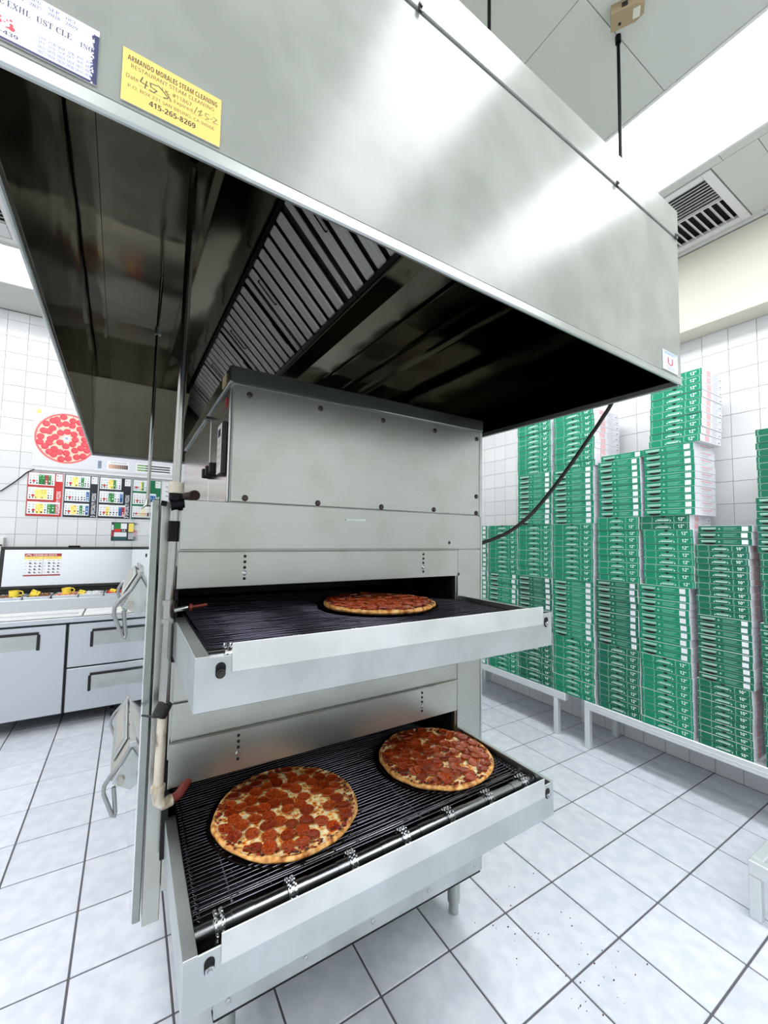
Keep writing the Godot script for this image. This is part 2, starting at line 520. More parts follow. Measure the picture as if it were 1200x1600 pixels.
func shell() -> void:
	var x0 := -4.9
	var z1 := 3.7
	# floor: grout bed with every tile in view a part of its own
	var st := mb()
	bb(st, x0 - 0.1, WALL_X + 0.1, -0.12, -0.004, WALL_Z - 0.1, z1 + 0.1, 0.0)
	var fl := ob("floor", st, M.grout, self)
	fl.set_meta("kind", "structure")
	st = mb()
	bx(st, Vector3.ZERO, Vector3(T - 0.0075, 0.012, T - 0.0075), 0.0018)
	var tile := st.commit()
	var rest := []
	for i in range(-17, 6):
		for j in range(-13, 13):
			var c := Vector3((i + 0.5) * T, -0.006, (j + 0.5) * T)
			if c.x < x0 or c.z > z1: continue
			if i >= -11 and j >= -12 and j <= 3:
				var xf := Transform3D(Basis.from_euler(Vector3(rng.randf_range(-1, 1) * 0.0012, 0, rng.randf_range(-1, 1) * 0.0012)), c)
				if i == 5: xf = xf * Transform3D(Basis.from_scale(Vector3(0.68, 1, 1)), Vector3(-0.049, 0, 0))
				mi("tile", tile, M["floor_tile_%d" % rng.randi_range(0, 2)], fl, xf)
			else:
				rest.append(Transform3D(Basis.from_scale(Vector3(0.68, 1, 1)), c - Vector3(0.049, 0, 0)) if i == 5 else Transform3D(Basis.IDENTITY, c))
	many("tile_field", tile, M.floor_tile_0, rest, fl)
	# ceiling boards
	st = mb()
	bb(st, x0 - 0.1, WALL_X + 0.1, CEIL + 0.03, CEIL + 0.15, WALL_Z - 0.1, z1 + 0.1, 0.0)
	var ce := ob("ceiling", st, M.ceiling_board, self)
	ce.set_meta("kind", "structure")
	var lights := [Rect2(0.26, -2.54, 0.58, 6.1), Rect2(-0.94, 0.58, 0.58, 2.44), Rect2(-2.74, -1.90, 0.58, 4.88), Rect2(-4.2, -1.90, 0.58, 4.88), Rect2(-3.55, -3.17, 1.22, 0.61), Rect2(0.90, -0.22, 0.60, 0.60), Rect2(-3.05, -2.52, 0.58, 0.6)]
	var xs := [x0, -4.2, -3.62, -3.55, -3.05, -2.74, -2.47, -2.33, -2.16, -1.55, -0.94, -0.36, 0.26, 0.84, 0.90, 1.50, 1.735]
	var zs := [WALL_Z, -3.17, -2.56, -2.54, -2.52, -1.92, -1.90, -0.785, -0.22, 0.38, 0.435, 0.58, 1.655, 2.98, 3.02, 3.56, z1]
	var cells := []
	for a in xs.size() - 1:
		for b in zs.size() - 1:
			var r := Rect2(xs[a], zs[b], xs[a + 1] - xs[a], zs[b + 1] - zs[b])
			var hit := false
			for l in lights:
				if l.grow(-0.004).intersects(r.grow(-0.004)): hit = true
			if not hit: cells.append(r)
	# merge slivers into whole boards along z
	var merged := true
	while merged:
		merged = false
		for a in cells.size():
			for b in range(a + 1, cells.size()):
				var p: Rect2 = cells[a]
				var q: Rect2 = cells[b]
				var same_x := absf(p.position.x - q.position.x) < 1e-4 and absf(p.size.x - q.size.x) < 1e-4 and (absf(p.end.y - q.position.y) < 1e-4 or absf(q.end.y - p.position.y) < 1e-4) and p.size.y + q.size.y < 1.23
				var same_z := absf(p.position.y - q.position.y) < 1e-4 and absf(p.size.y - q.size.y) < 1e-4 and (absf(p.end.x - q.position.x) < 1e-4 or absf(q.end.x - p.position.x) < 1e-4) and p.size.x + q.size.x < 0.63
				if same_x or same_z:
					cells[a] = p.merge(q)
					cells.remove_at(b)
					merged = true
					break
			if merged: break
	for r in cells:
		st = mb()
		bb(st, r.position.x + 0.0012, r.end.x - 0.0012, CEIL, CEIL + 0.03, r.position.y + 0.0012, r.end.y - 0.0012, 0.001)
		ob("panel", st, M.ceiling_board, ce)
	# walls
	st = mb()
	bb(st, WALL_X + 0.008, WALL_X + 0.12, 0, CEIL, WALL_Z - 0.1, z1 + 0.1, 0.0)
	var wr := ob("wall_right", st, M.wall_grout, self)
	wr.set_meta("kind", "structure")
	st = mb()
	bx(st, Vector3.ZERO, Vector3(W - 0.0024, W - 0.0024, 0.012), 0.0016)
	var wt := st.commit()
	var turn := Basis(Vector3.UP, -PI / 2)
	rest = []
	for k in range(-25, 25):
		for j in 20:
			var c := Vector3(WALL_X + 0.006, (j + 0.5) * W - 0.005, 0.0075 + (k + 0.5) * W)
			if c.z < WALL_Z + 0.06 or c.z > z1: continue
			if (j == 0): c.y += 0.003
			if k >= -15 and k < 5 and (j >= 10 or j < 3):
				mi("tile", wt, M["wall_tile_%d" % rng.randi_range(0, 1)], wr, Transform3D(turn * Basis.from_euler(Vector3(rng.randf_range(-1, 1), rng.randf_range(-1, 1), 0) * 0.003), c))
			else:
				rest.append(Transform3D(turn, c))
	many("tile_field", wt, M.wall_tile_0, rest, wr)
	st = mb()
	bb(st, x0 - 0.1, WALL_X, 0, CEIL, WALL_Z - 0.12, WALL_Z - 0.008, 0.0)
	var wb := ob("wall_back", st, M.wall_grout, self)
	wb.set_meta("kind", "structure")
	rest = []
	for k in range(-16, 29):
		for j in 24:
			var c := Vector3(-2.61 + (k + 0.5) * W, 0.0125 + (j + 0.5) * W, WALL_Z - 0.006)
			var sy := 1.0
			if c.x > WALL_X - 0.04: continue
			if j == 23:
				sy = 0.54
				c.y -= 0.035
			var b := Basis.from_euler(Vector3(rng.randf_range(-1, 1), rng.randf_range(-1, 1), 0) * 0.002) * Basis.from_scale(Vector3(1, sy, 1))
			if k >= -4 and k < 9 and j >= 8:
				mi("tile", wt, M["wall_tile_%d" % rng.randi_range(0, 1)], wb, Transform3D(b, c))
			else:
				rest.append(Transform3D(b, c))
	many("tile_field", wt, M.wall_tile_0, rest, wb)
	st = mb()
	bb(st, x0 - 0.1, x0, 0, CEIL, WALL_Z, z1, 0.0)
	ob("wall_left", st, M.plain_wall, self).set_meta("kind", "structure")
	st = mb()
	bb(st, x0, WALL_X, 0, CEIL, z1, z1 + 0.1, 0.0)
	ob("wall_front", st, M.plain_wall, self).set_meta("kind", "structure")
	# soffit above the boxes and the angle trim under the ceiling
	st = mb()
	bb(st, 1.55, WALL_X + 0.01, 3.045, CEIL - 0.012, WALL_Z, z1, 0.004)
	ob("trim_1", st, M.plaster, self).set_meta("kind", "structure")
	st = mb()
	bb(st, 1.525, 1.56, CEIL - 0.006, CEIL + 0.001, WALL_Z, z1, 0.001)
	ob("trim_2", st, M.white_metal, self).set_meta("kind", "structure")

func many(called: String, mesh: Mesh, m: Material, xfs: Array, parent: Node) -> void:
	var mm := MultiMesh.new()
	mm.transform_format = MultiMesh.TRANSFORM_3D
	mm.mesh = mesh
	mm.instance_count = xfs.size()
	for i in xfs.size(): mm.set_instance_transform(i, xfs[i])
	var o := MultiMeshInstance3D.new()
	o.name = called
	o.multimesh = mm
	o.material_override = m
	o.set_meta("kind", "stuff")
	parent.add_child(o, true)

# ------------------------------------------------------------------ exhaust hood
func hood() -> void:
	var h := thing("exhaust_hood", "large stainless steel canopy exhaust hood hung over the pizza oven", "exhaust hood", Vector3(-1.02, 2.1, 0.643))
	h.rotation.y = 0.019
	var a := 0.89
	var d := 2.87
	var top := 0.52
	# outer skins (local: x across, y up from the lower rim, z towards the camera)
	var st := mb()
	bb(st, -a, a, 0.024, top, -0.012, 0.0, 0.001)
	ob("front_panel", st, M.steel_hood, h)
	st = mb()
	bb(st, -a - 0.001, a + 0.001, top + 0.003, top + 0.105, -0.012, 0.004, 0.002)
	bb(st, -a, a, top + 0.09, top + 0.105, -d, -0.012, 0.001)
	bb(st, -a - 0.001, -a + 0.01, top + 0.003, top + 0.105, -d, -0.012, 0.001)
	bb(st, a - 0.01, a + 0.001, top + 0.003, top + 0.105, -d, -0.012, 0.001)
	ob("top_cap", st, M.steel_hood, h)
	for s in [[-0.72], [-0.25], [0.49], [0.87]]:
		st = mb()
		bb(st, s[0] - 0.004, s[0] + 0.004, top - 0.005, top + 0.014, 0.003, 0.008, 0.001)
		rod(st, Vector3(s[0], top + 0.006, 0.004), Vector3(s[0], top + 0.006, 0.011), 0.0035, 8)
		ob("seam_clip", st, M.bolt, h)
	st = mb()
	bb(st, -a, a, 0.0, 0.022, -0.006, 0.004, 0.003)
	bb(st, -a - 0.004, -a + 0.005, 0.0, 0.022, -d, -0.006, 0.003)
	bb(st, a - 0.005, a + 0.004, 0.0, 0.022, -d, -0.006, 0.003)
	bb(st, -a, a, 0.0, 0.022, -d, -d + 0.009, 0.003)
	ob("rim", st, M.steel, h)
	st = mb()
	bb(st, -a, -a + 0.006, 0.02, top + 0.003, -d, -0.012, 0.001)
	ob("side_panel", st, M.steel_inner_shaded, h)
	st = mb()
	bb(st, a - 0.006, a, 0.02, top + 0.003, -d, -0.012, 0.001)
	ob("side_panel", st, M.steel_inner_shaded, h)
	for s in [-1, 1]:
		st = mb()
		bb(st, s * (a + 0.0015) - 0.0012, s * (a + 0.0015) + 0.0012, 0.02, top + 0.003, -d, 0.0, 0.0005)
		ob("outer_skin", st, M.steel_hood, h)
	st = mb()
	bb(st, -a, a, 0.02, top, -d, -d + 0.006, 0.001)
	ob("back_panel", st, M.steel_inner_shaded, h)
	# inside the canopy; local x = world x + 1.02, local y = world y - 2.1
	var c := 0.52
	var zf := -0.014
	var zb := -d + 0.008
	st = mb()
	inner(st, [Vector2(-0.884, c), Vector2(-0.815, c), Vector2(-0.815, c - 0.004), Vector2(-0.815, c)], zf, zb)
	ob("ceiling_sheet", st, M.steel_inner_shaded, h)
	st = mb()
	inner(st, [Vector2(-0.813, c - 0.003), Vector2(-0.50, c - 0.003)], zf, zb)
	ob("ceiling_sheet", st, M.steel_inner_shaded, h)
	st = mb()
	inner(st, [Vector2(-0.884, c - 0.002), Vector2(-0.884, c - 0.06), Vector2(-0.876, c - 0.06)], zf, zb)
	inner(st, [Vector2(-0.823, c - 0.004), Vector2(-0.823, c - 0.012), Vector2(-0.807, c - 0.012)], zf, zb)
	ob("seam_rib", st, M.steel_inner_shaded, h)
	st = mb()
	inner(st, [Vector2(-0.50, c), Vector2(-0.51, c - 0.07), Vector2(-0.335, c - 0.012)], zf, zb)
	ob("filter_housing", st, M.steel_inner_shaded, h)
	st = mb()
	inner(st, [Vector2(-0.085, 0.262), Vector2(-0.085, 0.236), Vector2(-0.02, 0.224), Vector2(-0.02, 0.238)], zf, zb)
	ob("grease_gutter", st, M.steel_inner_shaded, h)
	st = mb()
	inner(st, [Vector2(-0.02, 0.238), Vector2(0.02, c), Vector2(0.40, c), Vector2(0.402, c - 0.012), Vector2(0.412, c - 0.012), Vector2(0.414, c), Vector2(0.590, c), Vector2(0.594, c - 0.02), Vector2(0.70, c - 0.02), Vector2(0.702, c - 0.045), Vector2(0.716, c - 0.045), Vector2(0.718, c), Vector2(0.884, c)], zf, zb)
	ob("ceiling_sheet", st, M.steel_inner_shaded, h)
	# slanted panel at the far end, left of the filters
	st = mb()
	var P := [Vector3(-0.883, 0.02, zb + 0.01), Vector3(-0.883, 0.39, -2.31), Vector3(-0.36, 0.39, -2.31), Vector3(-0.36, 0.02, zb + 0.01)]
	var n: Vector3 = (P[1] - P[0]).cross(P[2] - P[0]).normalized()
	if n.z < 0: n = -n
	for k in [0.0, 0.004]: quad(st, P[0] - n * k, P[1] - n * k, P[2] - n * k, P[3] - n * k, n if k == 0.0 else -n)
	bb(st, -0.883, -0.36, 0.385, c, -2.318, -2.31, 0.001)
	ob("end_panel", st, M.steel_inner_shaded, h)
	# grease filters: baffles leaning at 45 degrees
	var L := Vector2(-0.335, 0.505)
	var R := Vector2(-0.082, 0.252)
	var dir := (R - L).normalized()
	var ln := L.distance_to(R)
	var nrm := Vector2(-dir.y, dir.x)
	if nrm.y > 0: nrm = -nrm                    # faces down and to the left
	var zz := 0.0
	var fpitch := 0.47
	var basis := Basis(Vector3(dir.x, dir.y, 0), Vector3(-nrm.x, -nrm.y, 0), Vector3(0, 0, 1))
	if basis.determinant() < 0: basis.z = -basis.z
	var sb := mb()
	bx(sb, Vector3(0, 0, 0), Vector3(ln - 0.03, 0.012, 0.046), 0.005)
	var slat := sb.commit()
	sb = mb()
	bx(sb, Vector3(0, 0, 0), Vector3(ln - 0.03, 0.012, 0.026), 0.004)
	var thin := sb.commit()
	var k := 0
	zz = -0.07
	while zz - fpitch > zb - 0.05:
		var mid := (L + R) / 2
		var f := Node3D.new()
		f.name = "grease_filter"
		h.add_child(f, true)
		f.transform = Transform3D(basis, Vector3(mid.x, mid.y, zz - fpitch / 2))
		st = mb()
		bb(st, -ln / 2, ln / 2, 0.012, 0.016, -fpitch / 2 + 0.002, fpitch / 2 - 0.002, 0.0)
		ob("backing", st, M.soot_and_shade, f)
		st = mb()
		for s in [-1, 1]:
			bb(st, -ln / 2, ln / 2, -0.002, 0.012, s * (fpitch / 2 - 0.004) - 0.002, s * (fpitch / 2 - 0.004) + 0.002, 0.001)
			bb(st, s * ln / 2 - 0.008 - s * 0.008, s * ln / 2 + 0.008 - s * 0.008, -0.006, 0.012, -fpitch / 2 + 0.002, fpitch / 2 - 0.002, 0.002)
		ob("frame", st, M.dark_steel, f)
		for j in 7:
			var z := -fpitch / 2 + 0.034 + j * 0.067
			mi("baffle", thin if j == 6 else slat, M.filter, f, xf_at(Vector3(0, 0, z + (0.006 if j == 6 else 0.0))))
		for s in [-1, 1]:
			st = mb()
			var hz: float = (fpitch / 2 - 0.055) * s
			var hx: float = 0.065 * s
			tube(st, [Vector3(hx - 0.05, -0.006, hz), Vector3(hx - 0.05, -0.013, hz), Vector3(hx - 0.047, -0.016, hz + 0.003), Vector3(hx + 0.047, -0.016, hz + 0.003), Vector3(hx + 0.05, -0.013, hz), Vector3(hx + 0.05, -0.006, hz)], 0.0025, 6)
			ob("handle", st, M.dark_steel, f)
		zz -= fpitch
		k += 1
	# hangers
	for p in [[a + 0.012, -0.19, 3.61], [0.318, -0.34, 3.61]]:
		st = mb()
		rod(st, Vector3(p[0], 0.5, p[1]), Vector3(p[0], CEIL - 2.1 + 0.002, p[1]), 0.0065, 10)
		rod(st, Vector3(p[0], CEIL - 2.1 - 0.03, p[1]), Vector3(p[0], CEIL - 2.1 + 0.002, p[1]), 0.011, 10)
		if p[0] > a: bb(st, a - 0.002, p[0] + 0.012, 0.5, 0.506, p[1] - 0.02, p[1] + 0.02, 0.001)
		ob("hanger_rod", st, M.dark_steel, h)
	# stickers on the front
	sticker_yellow(h)
	sticker_white(h)
	var im := canvas(160, 200, Color(0.86, 0.88, 0.93))
	rect(im, 0, 0, 160, 44, Color(0.75, 0.80, 0.90))
	for j in 2: rect(im, 16, 12 + j * 14, 128 - j * 30, 6, Color(0.35, 0.42, 0.62))
	stroke(im, Vector2(56, 66), Vector2(56, 110), 7, Color(0.72, 0.25, 0.28))
	stroke(im, Vector2(100, 66), Vector2(100, 110), 7, Color(0.72, 0.25, 0.28))
	for j in 12:
		var t0 := PI * j / 12.0
		disc(im, 78 - cos(t0) * 22, 110 + sin(t0) * 22, 7, Color(0.72, 0.25, 0.28))
	for j in 3: rect(im, 30 + j * 8, 150 + j * 14, 100 - j * 16, 6, Color(0.45, 0.5, 0.62))
	plate(h, "sticker", "small white sticker with a red U", 0.810, 0.062, 0.106, 0.066, shrink(im), 0.001)

# sheet that follows a profile in xy from zf back to zb, 3 mm thick
func inner(st: SurfaceTool, pts: Array, zf: float, zb: float) -> void:
	for i in pts.size() - 1:
		var p: Vector2 = pts[i]
		var q: Vector2 = pts[i + 1]
		var t := (q - p).normalized()
		var n := Vector3(t.y, -t.x, 0)
		for s in [0.0, 0.0025]:
			var o: Vector3 = -n * s
			quad(st, Vector3(p.x, p.y, zf) + o, Vector3(q.x, q.y, zf) + o, Vector3(q.x, q.y, zb) + o, Vector3(p.x, p.y, zb) + o, n if s == 0.0 else -n)

# printed plate on a face that looks along +z of its parent
func plate(parent: Node3D, called: String, label: String, cx: float, cy: float, w: float, h: float, t: Texture2D, z: float, th := 0.0008) -> MeshInstance3D:
	var st := mb()
	printed(st, Vector3(-w / 2, h / 2, th), Vector3(w, 0, 0), Vector3(0, -h, 0))
	var m := paper("print_%d" % M.size(), t)
	var mesh := st.commit()
	st = mb()
	bb(st, -w / 2, w / 2, -h / 2, h / 2, -th, th * 0.9, 0.0)
	mesh = st.commit(mesh)
	mesh.surface_set_material(0, m)
	mesh.surface_set_material(1, M.white_plastic)
	var o := mi(called, mesh, null, parent, xf_at(Vector3(cx, cy, z + th)))
	if label != "": o.set_meta("label", label)
	return o

func sticker_yellow(h: Node3D) -> void:
	var ink := Color(0.16, 0.14, 0.10)
	var hand := Color(0.30, 0.30, 0.20)
	var im := canvas(1000, 600, Color(0.92, 0.78, 0.42))
	write(im, "ARMANDO MORALES STEAM CLEANING", 45, 60, 910, 62, ink)
	write(im, "RESTAURANT STEAM CLEANING", 80, 150, 840, 46, ink, false)
	write(im, "Lic. #11867", 380, 232, 300, 48, ink, false)
	write(im, "Date", 40, 280, 112, 46, ink, false)
	rect(im, 152, 350, 330, 3, ink)
	write(im, "Expired", 500, 300, 190, 56, ink, false)
	rect(im, 690, 350, 250, 3, ink)
	write(im, "P.O. BOX 231 SAN BRUNO, CA 94066", 60, 390, 870, 44, ink, false)
	write(im, "415-265-8269", 260, 460, 470, 66, ink)
	for s in [[190, 240, 170, 300], [170, 300, 240, 310], [230, 260, 215, 350], [260, 260, 330, 250], [265, 260, 270, 300], [270, 300, 330, 310], [330, 310, 300, 350], [300, 350, 260, 340], [340, 240, 420, 300], [360, 250, 440, 320], [420, 260, 470, 340], [440, 330, 400, 345]]:
		stroke(im, Vector2(s[0], s[1]), Vector2(s[2], s[3]), 6, hand)
	for s in [[710, 340, 740, 250], [750, 300, 790, 260], [790, 260, 760, 340], [760, 340, 800, 310], [830, 270, 870, 265], [832, 270, 830, 300], [830, 300, 870, 320], [870, 320, 835, 342], [885, 305, 905, 303], [915, 270, 960, 280], [960, 280, 915, 330], [915, 330, 965, 335]]:
		stroke(im, Vector2(s[0], s[1]), Vector2(s[2], s[3]), 5, Color(0.45, 0.44, 0.25))
	im.resize(700, 420, Image.INTERPOLATE_LANCZOS)
	var st := mb()
	plate(h, "sticker", "yellow steam cleaning sticker with dark lettering", -0.6725, 0.0665, 0.122, 0.073, tex(im), 0.0006)

func sticker_white(h: Node3D) -> void:
	var blue := Color(0.22, 0.27, 0.50)
	var im := canvas(1400, 600, Color(0.90, 0.91, 0.94))
	rect(im, 0, 575, 1400, 25, Color(0.10, 0.12, 0.32))
	rect(im, 1355, 60, 45, 540, Color(0.10, 0.12, 0.32))
	var r := RandomNumberGenerator.new()
	r.seed = 4
	for k in 60: disc(im, 1352 + r.randf_range(-8, 6), 60 + k * 9, r.randf_range(4, 12), Color(0.90, 0.91, 0.94) if r.randf() < 0.6 else Color(0.10, 0.12, 0.32))
	for k in 5: write(im, ["JUN", "JUL", "AUG", "SEP", "OCT"][k], 560 + k * 140, 30 + r.randf_range(-6, 6), 84, 34, blue, true, "Droid Serif")
	for k in 5: write(im, ["2022", "2023", "2027", "2028", "2029"][k], 560 + k * 140, 84, 96, 34, blue, true, "Droid Serif")
	write(im, "SE EXHL", 590, 190, 264, 64, Color(0.13, 0.16, 0.3), true, "Droid Serif")
	write(im, "UST CLE", 897, 190, 277, 64, Color(0.13, 0.16, 0.3), true, "Droid Serif")
	write(im, "ING", 1246, 216, 106, 54, Color(0.2, 0.23, 0.36), true, "Droid Serif")
	for k in 26: disc(im, 672 + r.randf_range(-64, 64), 425 + r.randf_range(-50, 50), r.randf_range(8, 24), Color(0.78, 0.10, 0.20) if r.randf() < 0.65 else Color(0.90, 0.91, 0.94))
	write(im, "8-439_", 610, 500, 200, 48, Color(0.13, 0.14, 0.3), true)
	for k in 6:
		write(im, ["JAN", "FEB", "MAR", "APR", "MAY", "JUN"][k], 926 + k * 75, 380, 54, 30, blue, true, "Droid Serif")
		write(im, ["JUL", "AUG", "SEP", "OCT", "NOV", "DEC"][k], 926 + k * 75, 424, 54, 30, blue, true, "Droid Serif")
		write(im, str(2021 + k), 920 + k * 75, 474, 62, 30, blue, true, "Droid Serif")
		write(im, str(2027 + k), 920 + k * 75, 522, 62, 30, blue, true, "Droid Serif")
	for k in 12: disc(im, r.randf_range(900, 1330), r.randf_range(390, 500), r.randf_range(4, 9), Color(0.90, 0.91, 0.94))
	im = im.get_region(Rect2i(370, 0, 1030, 600))
	im.resize(772, 450, Image.INTERPOLATE_LANCZOS)
	plate(h, "sticker", "worn white exhaust cleaning sticker with blue months and years", -0.8217, 0.067, 0.1255, 0.073, tex(im), 0.0006)

# ------------------------------------------------------------------ oven (built in world coordinates, parts shifted to the thing's base)
func ow(called: String, st: SurfaceTool, m: Material, t: Node3D) -> MeshInstance3D:
	return ob(called, st, m, t, xf_at(-t.position))

func oven() -> void:
	var o := thing("conveyor_oven", "double stack stainless steel conveyor pizza oven under the canopy hood", "pizza oven", Vector3(-1.03, 0, -0.6))
	var xl := -1.605
	var xr := -0.449
	var zb := -1.2
	# carcass round the two tunnels
	var st := mb()
	bb(st, -1.46, xr, 0.23, 0.62, zb, -0.006, 0.003)
	bb(st, xl, -0.585, 0.62, 0.70, zb, -0.006, 0.002)
	bb(st, xl, -0.585, 0.955, 1.215, zb, -0.006, 0.002)
	bb(st, xl, -0.585, 1.475, 1.655, zb, -0.006, 0.002)
	bb(st, -0.585, xr, 0.62, 1.655, zb, -0.006, 0.002)
	bb(st, xl - 0.04, xl, 0.53, 1.655, zb, -0.03, 0.002)
	ow("body", st, M.steel_front, o)
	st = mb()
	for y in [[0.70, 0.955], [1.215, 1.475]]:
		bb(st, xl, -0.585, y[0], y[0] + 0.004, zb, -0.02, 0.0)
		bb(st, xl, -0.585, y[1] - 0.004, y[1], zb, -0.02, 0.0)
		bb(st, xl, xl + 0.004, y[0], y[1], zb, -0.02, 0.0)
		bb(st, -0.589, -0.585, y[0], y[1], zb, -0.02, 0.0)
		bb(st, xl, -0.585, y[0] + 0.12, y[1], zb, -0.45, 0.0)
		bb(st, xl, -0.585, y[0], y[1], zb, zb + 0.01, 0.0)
	ow("tunnel_lining", st, M.soot_and_shade, o)
	# front plates
	var plates := [[-1.598, xr, 1.522, 1.662], [-0.578, xr, 0.29, 1.520], [-1.598, -0.580, 1.108, 1.235], [-1.598, -0.580, 0.985, 1.104]]
	for p in plates:
		st = mb()
		bb(st, p[0], p[1], p[2], p[3], -0.006, 0.0, 0.0015)
		ow("front_plate", st, M.steel_front, o)
	st = mb()
	bb(st, xr - 0.004, xr + 0.005, 0.23, 1.655, -0.03, 0.003, 0.0015)
	ow("corner_trim", st, M.steel, o)
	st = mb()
	bb(st, -1.612, -1.596, 0.70, 1.65, -0.02, -0.008, 0.0)  # dark strip stands in for the shade in the gap beside the pipe
	ow("corner_shade_strip", st, M.soot_and_shade, o)
	# lower skirt with its row of screws
	st = mb()
	bb(st, -1.462, -0.452, 0.23, 0.31, -0.006, 0.004, 0.002)
	var skirt := ow("skirt", st, M.steel_tray, o)
	st = mb()
	bb(st, -1.462, -0.452, 0.222, 0.23, -0.03, 0.002, 0.001)
	ob("lower_edge", st, M.soot_and_shade, skirt)
	for x in [-1.424, -1.196, -0.955, -0.716, -0.485]: screw(skirt, Vector3(x, 0.262, 0.004), 0.008, M.chrome)
	# upper cabinet
	st = mb()
	bb(st, -1.475, xr, 1.655, 2.025, zb, -0.006, 0.003)
	ow("upper_cabinet", st, M.steel, o)
	st = mb()
	bb(st, -1.470, -0.462, 1.664, 2.018, -0.006, 0.003, 0.0015)
	var cover := ow("cover_plate", st, M.steel_front, o)
	for p in [[-1.425, 1.992], [-1.193, 1.992], [-0.946, 1.992], [-0.704, 1.990], [-0.478, 1.988], [-1.428, 1.676], [-1.194, 1.674], [-0.948, 1.674], [-0.707, 1.676], [-0.480, 1.742], [-0.480, 1.672]]:
		screw(cover, Vector3(p[0], p[1], 0.003), 0.0095, M.bolt)
	st = mb()
	bb(st, xr - 0.012, xr + 0.004, 1.655, 2.02, -0.02, 0.004, 0.0015)
	ow("corner_trim", st, M.steel, o)
	st = mb()
	bb(st, -1.484, xr + 0.006, 2.022, 2.072, zb - 0.01, 0.008, 0.003)
	ow("top_cap", st, M.steel_cap, o)
	st = mb()
	bb(st, -1.4845, -1.476, 2.018, 2.026, zb, 0.006, 0.001)
	ow("drip_edge", st, M.steel_tray, o)
	st = mb()
	bb(st, -1.4875, -1.484, 2.028, 2.064, -0.10, -0.045, 0.001)
	ow("label_plate", st, M.beige_plastic, o)
	# left side of the upper cabinet: doors, keypad, knobs
	st = mb()
	bb(st, -1.481, -1.475, 1.662, 2.008, -0.335, -0.004, 0.0015)
	var cp := ow("control_panel", st, M.mirror_soft, o)
	st = mb()
	bb(st, -1.481, -1.475, 1.662, 2.002, zb + 0.01, -0.342, 0.0015)
	ow("side_cover", st, M.mirror_soft, o)
	st = mb()
	bb(st, -1.497, -1.481, 1.745, 1.905, -0.083, -0.012, 0.003)
	var kp := ob("keypad", st, M.black, cp)
	st = mb()
	bb(st, -1.4985, -1.497, 1.75, 1.90, -0.080, -0.016, 0.001)
	ob("keypad_face", st, M.white_metal, cp)
	st = mb()
	bb(st, -1.4995, -1.498, 1.862, 1.885, -0.066, -0.03, 0.0005)
	ob("display", st, M.soot_and_shade, cp)
	for k in 12:
		st = mb()
		bx(st, Vector3(-1.499, 1.845 - (k / 3) * 0.022, -0.066 + (k % 3) * 0.018), Vector3(0.002, 0.012, 0.011), 0.0005)
		ob("key", st, M.plaster, cp)
	for k in 3:
		st = mb()
		var p := Vector3(-1.481, 1.778, -0.13 - k * 0.075)
		rod(st, p, p + Vector3(-0.012, 0, 0), 0.019, 16)
		bx(st, p + Vector3(-0.021, 0, 0), Vector3(0.022, 0.034, 0.011), 0.003)
		ob("knob", st, M.black, cp)
	st = mb()
	bb(st, -1.4835, -1.481, 1.955, 1.985, -0.062, -0.035, 0.001)
	ob("indicator", st, M.red_label, cp)
	screw(cp, Vector3(-1.481, 1.93, -0.05), 0.004, M.bolt, Vector3(-1, 0, 0))
	st = mb()
	bb(st, -1.50, -1.481, 1.986, 1.996, -0.36, -0.325, 0.002)
	ow("door_latch", st, M.bolt, o)
	# name badge strip between cabinet and tunnel, odd screws
	st = mb()
	bb(st, -1.094, -1.001, 1.619, 1.628, 0.0, 0.0015, 0.0005)
	var bd := ow("badge", st, M.steel_tray, o)
	for x in [-1.089, -1.006]: screw(bd, Vector3(x, 1.6235, 0.0015), 0.002, M.bolt)
	var fp := ow("screw", scr(Vector3(-0.624, 1.547, 0.0), 0.006), M.bolt, o)
	ow("screw", scr(Vector3(-0.574, 1.42, 0.0), 0.006), M.bolt, o)
	# adjustable tunnel shields
	for d in [[1.414, 1.518, 1.502], [0.885, 1.004, 0.984]]:
		st = mb()
		bb(st, -1.602, -0.583, d[0], d[1], 0.001, 0.005, 0.001)
		bb(st, -1.602, -0.583, d[1] - 0.003, d[1], 0.0, 0.012, 0.001)
		var sh := ow("tunnel_shield", st, M.steel_front, o)
		for x in [-1.422, -0.757]:
			for k in 5:
				var r := 0.0072 if k == 3 else 0.0045
				screw(sh, Vector3(x, d[2] - k * 0.0165, 0.005), r, M.chrome if k == 3 else M.soot_and_shade)
	# left edge: posts and the polished side plate
	st = mb()
	bb(st, -1.667, -1.649, 0.535, 1.662, -0.075, -0.045, 0.002)
	ow("side_post", st, M.steel_cap, o)
	st = mb()
	bb(st, -1.645, -1.607, 0.54, 1.655, -0.10, -0.04, 0.002)
	ow("corner_post", st, M.post_grey, o)
	var A := Vector3(-1.668, 0, -0.05)
	var B := Vector3(-1.700, 0, zb - 0.05)
	var sx := Transform3D(Basis((A - B).normalized().cross(Vector3.UP), Vector3.UP, (A - B).normalized()), (A + B) / 2 + Vector3(0, 1.095, 0))
	st = mb()
	bx(st, Vector3.ZERO, Vector3(0.004, 1.12, 1.20), 0.001, sx)
	ow("side_plate", st, M.mirror, o)
	for p in [Vector3(-1.672, 1.50, -0.15), Vector3(-1.674, 1.62, -0.10)]:
		ow("screw", scr(p, 0.006, Vector3(-1, 0, 0)), M.bolt, o)
	for d in [[-1.673, 1.432], [-1.675, 0.866]]: window_door(o, d[0], d[1])
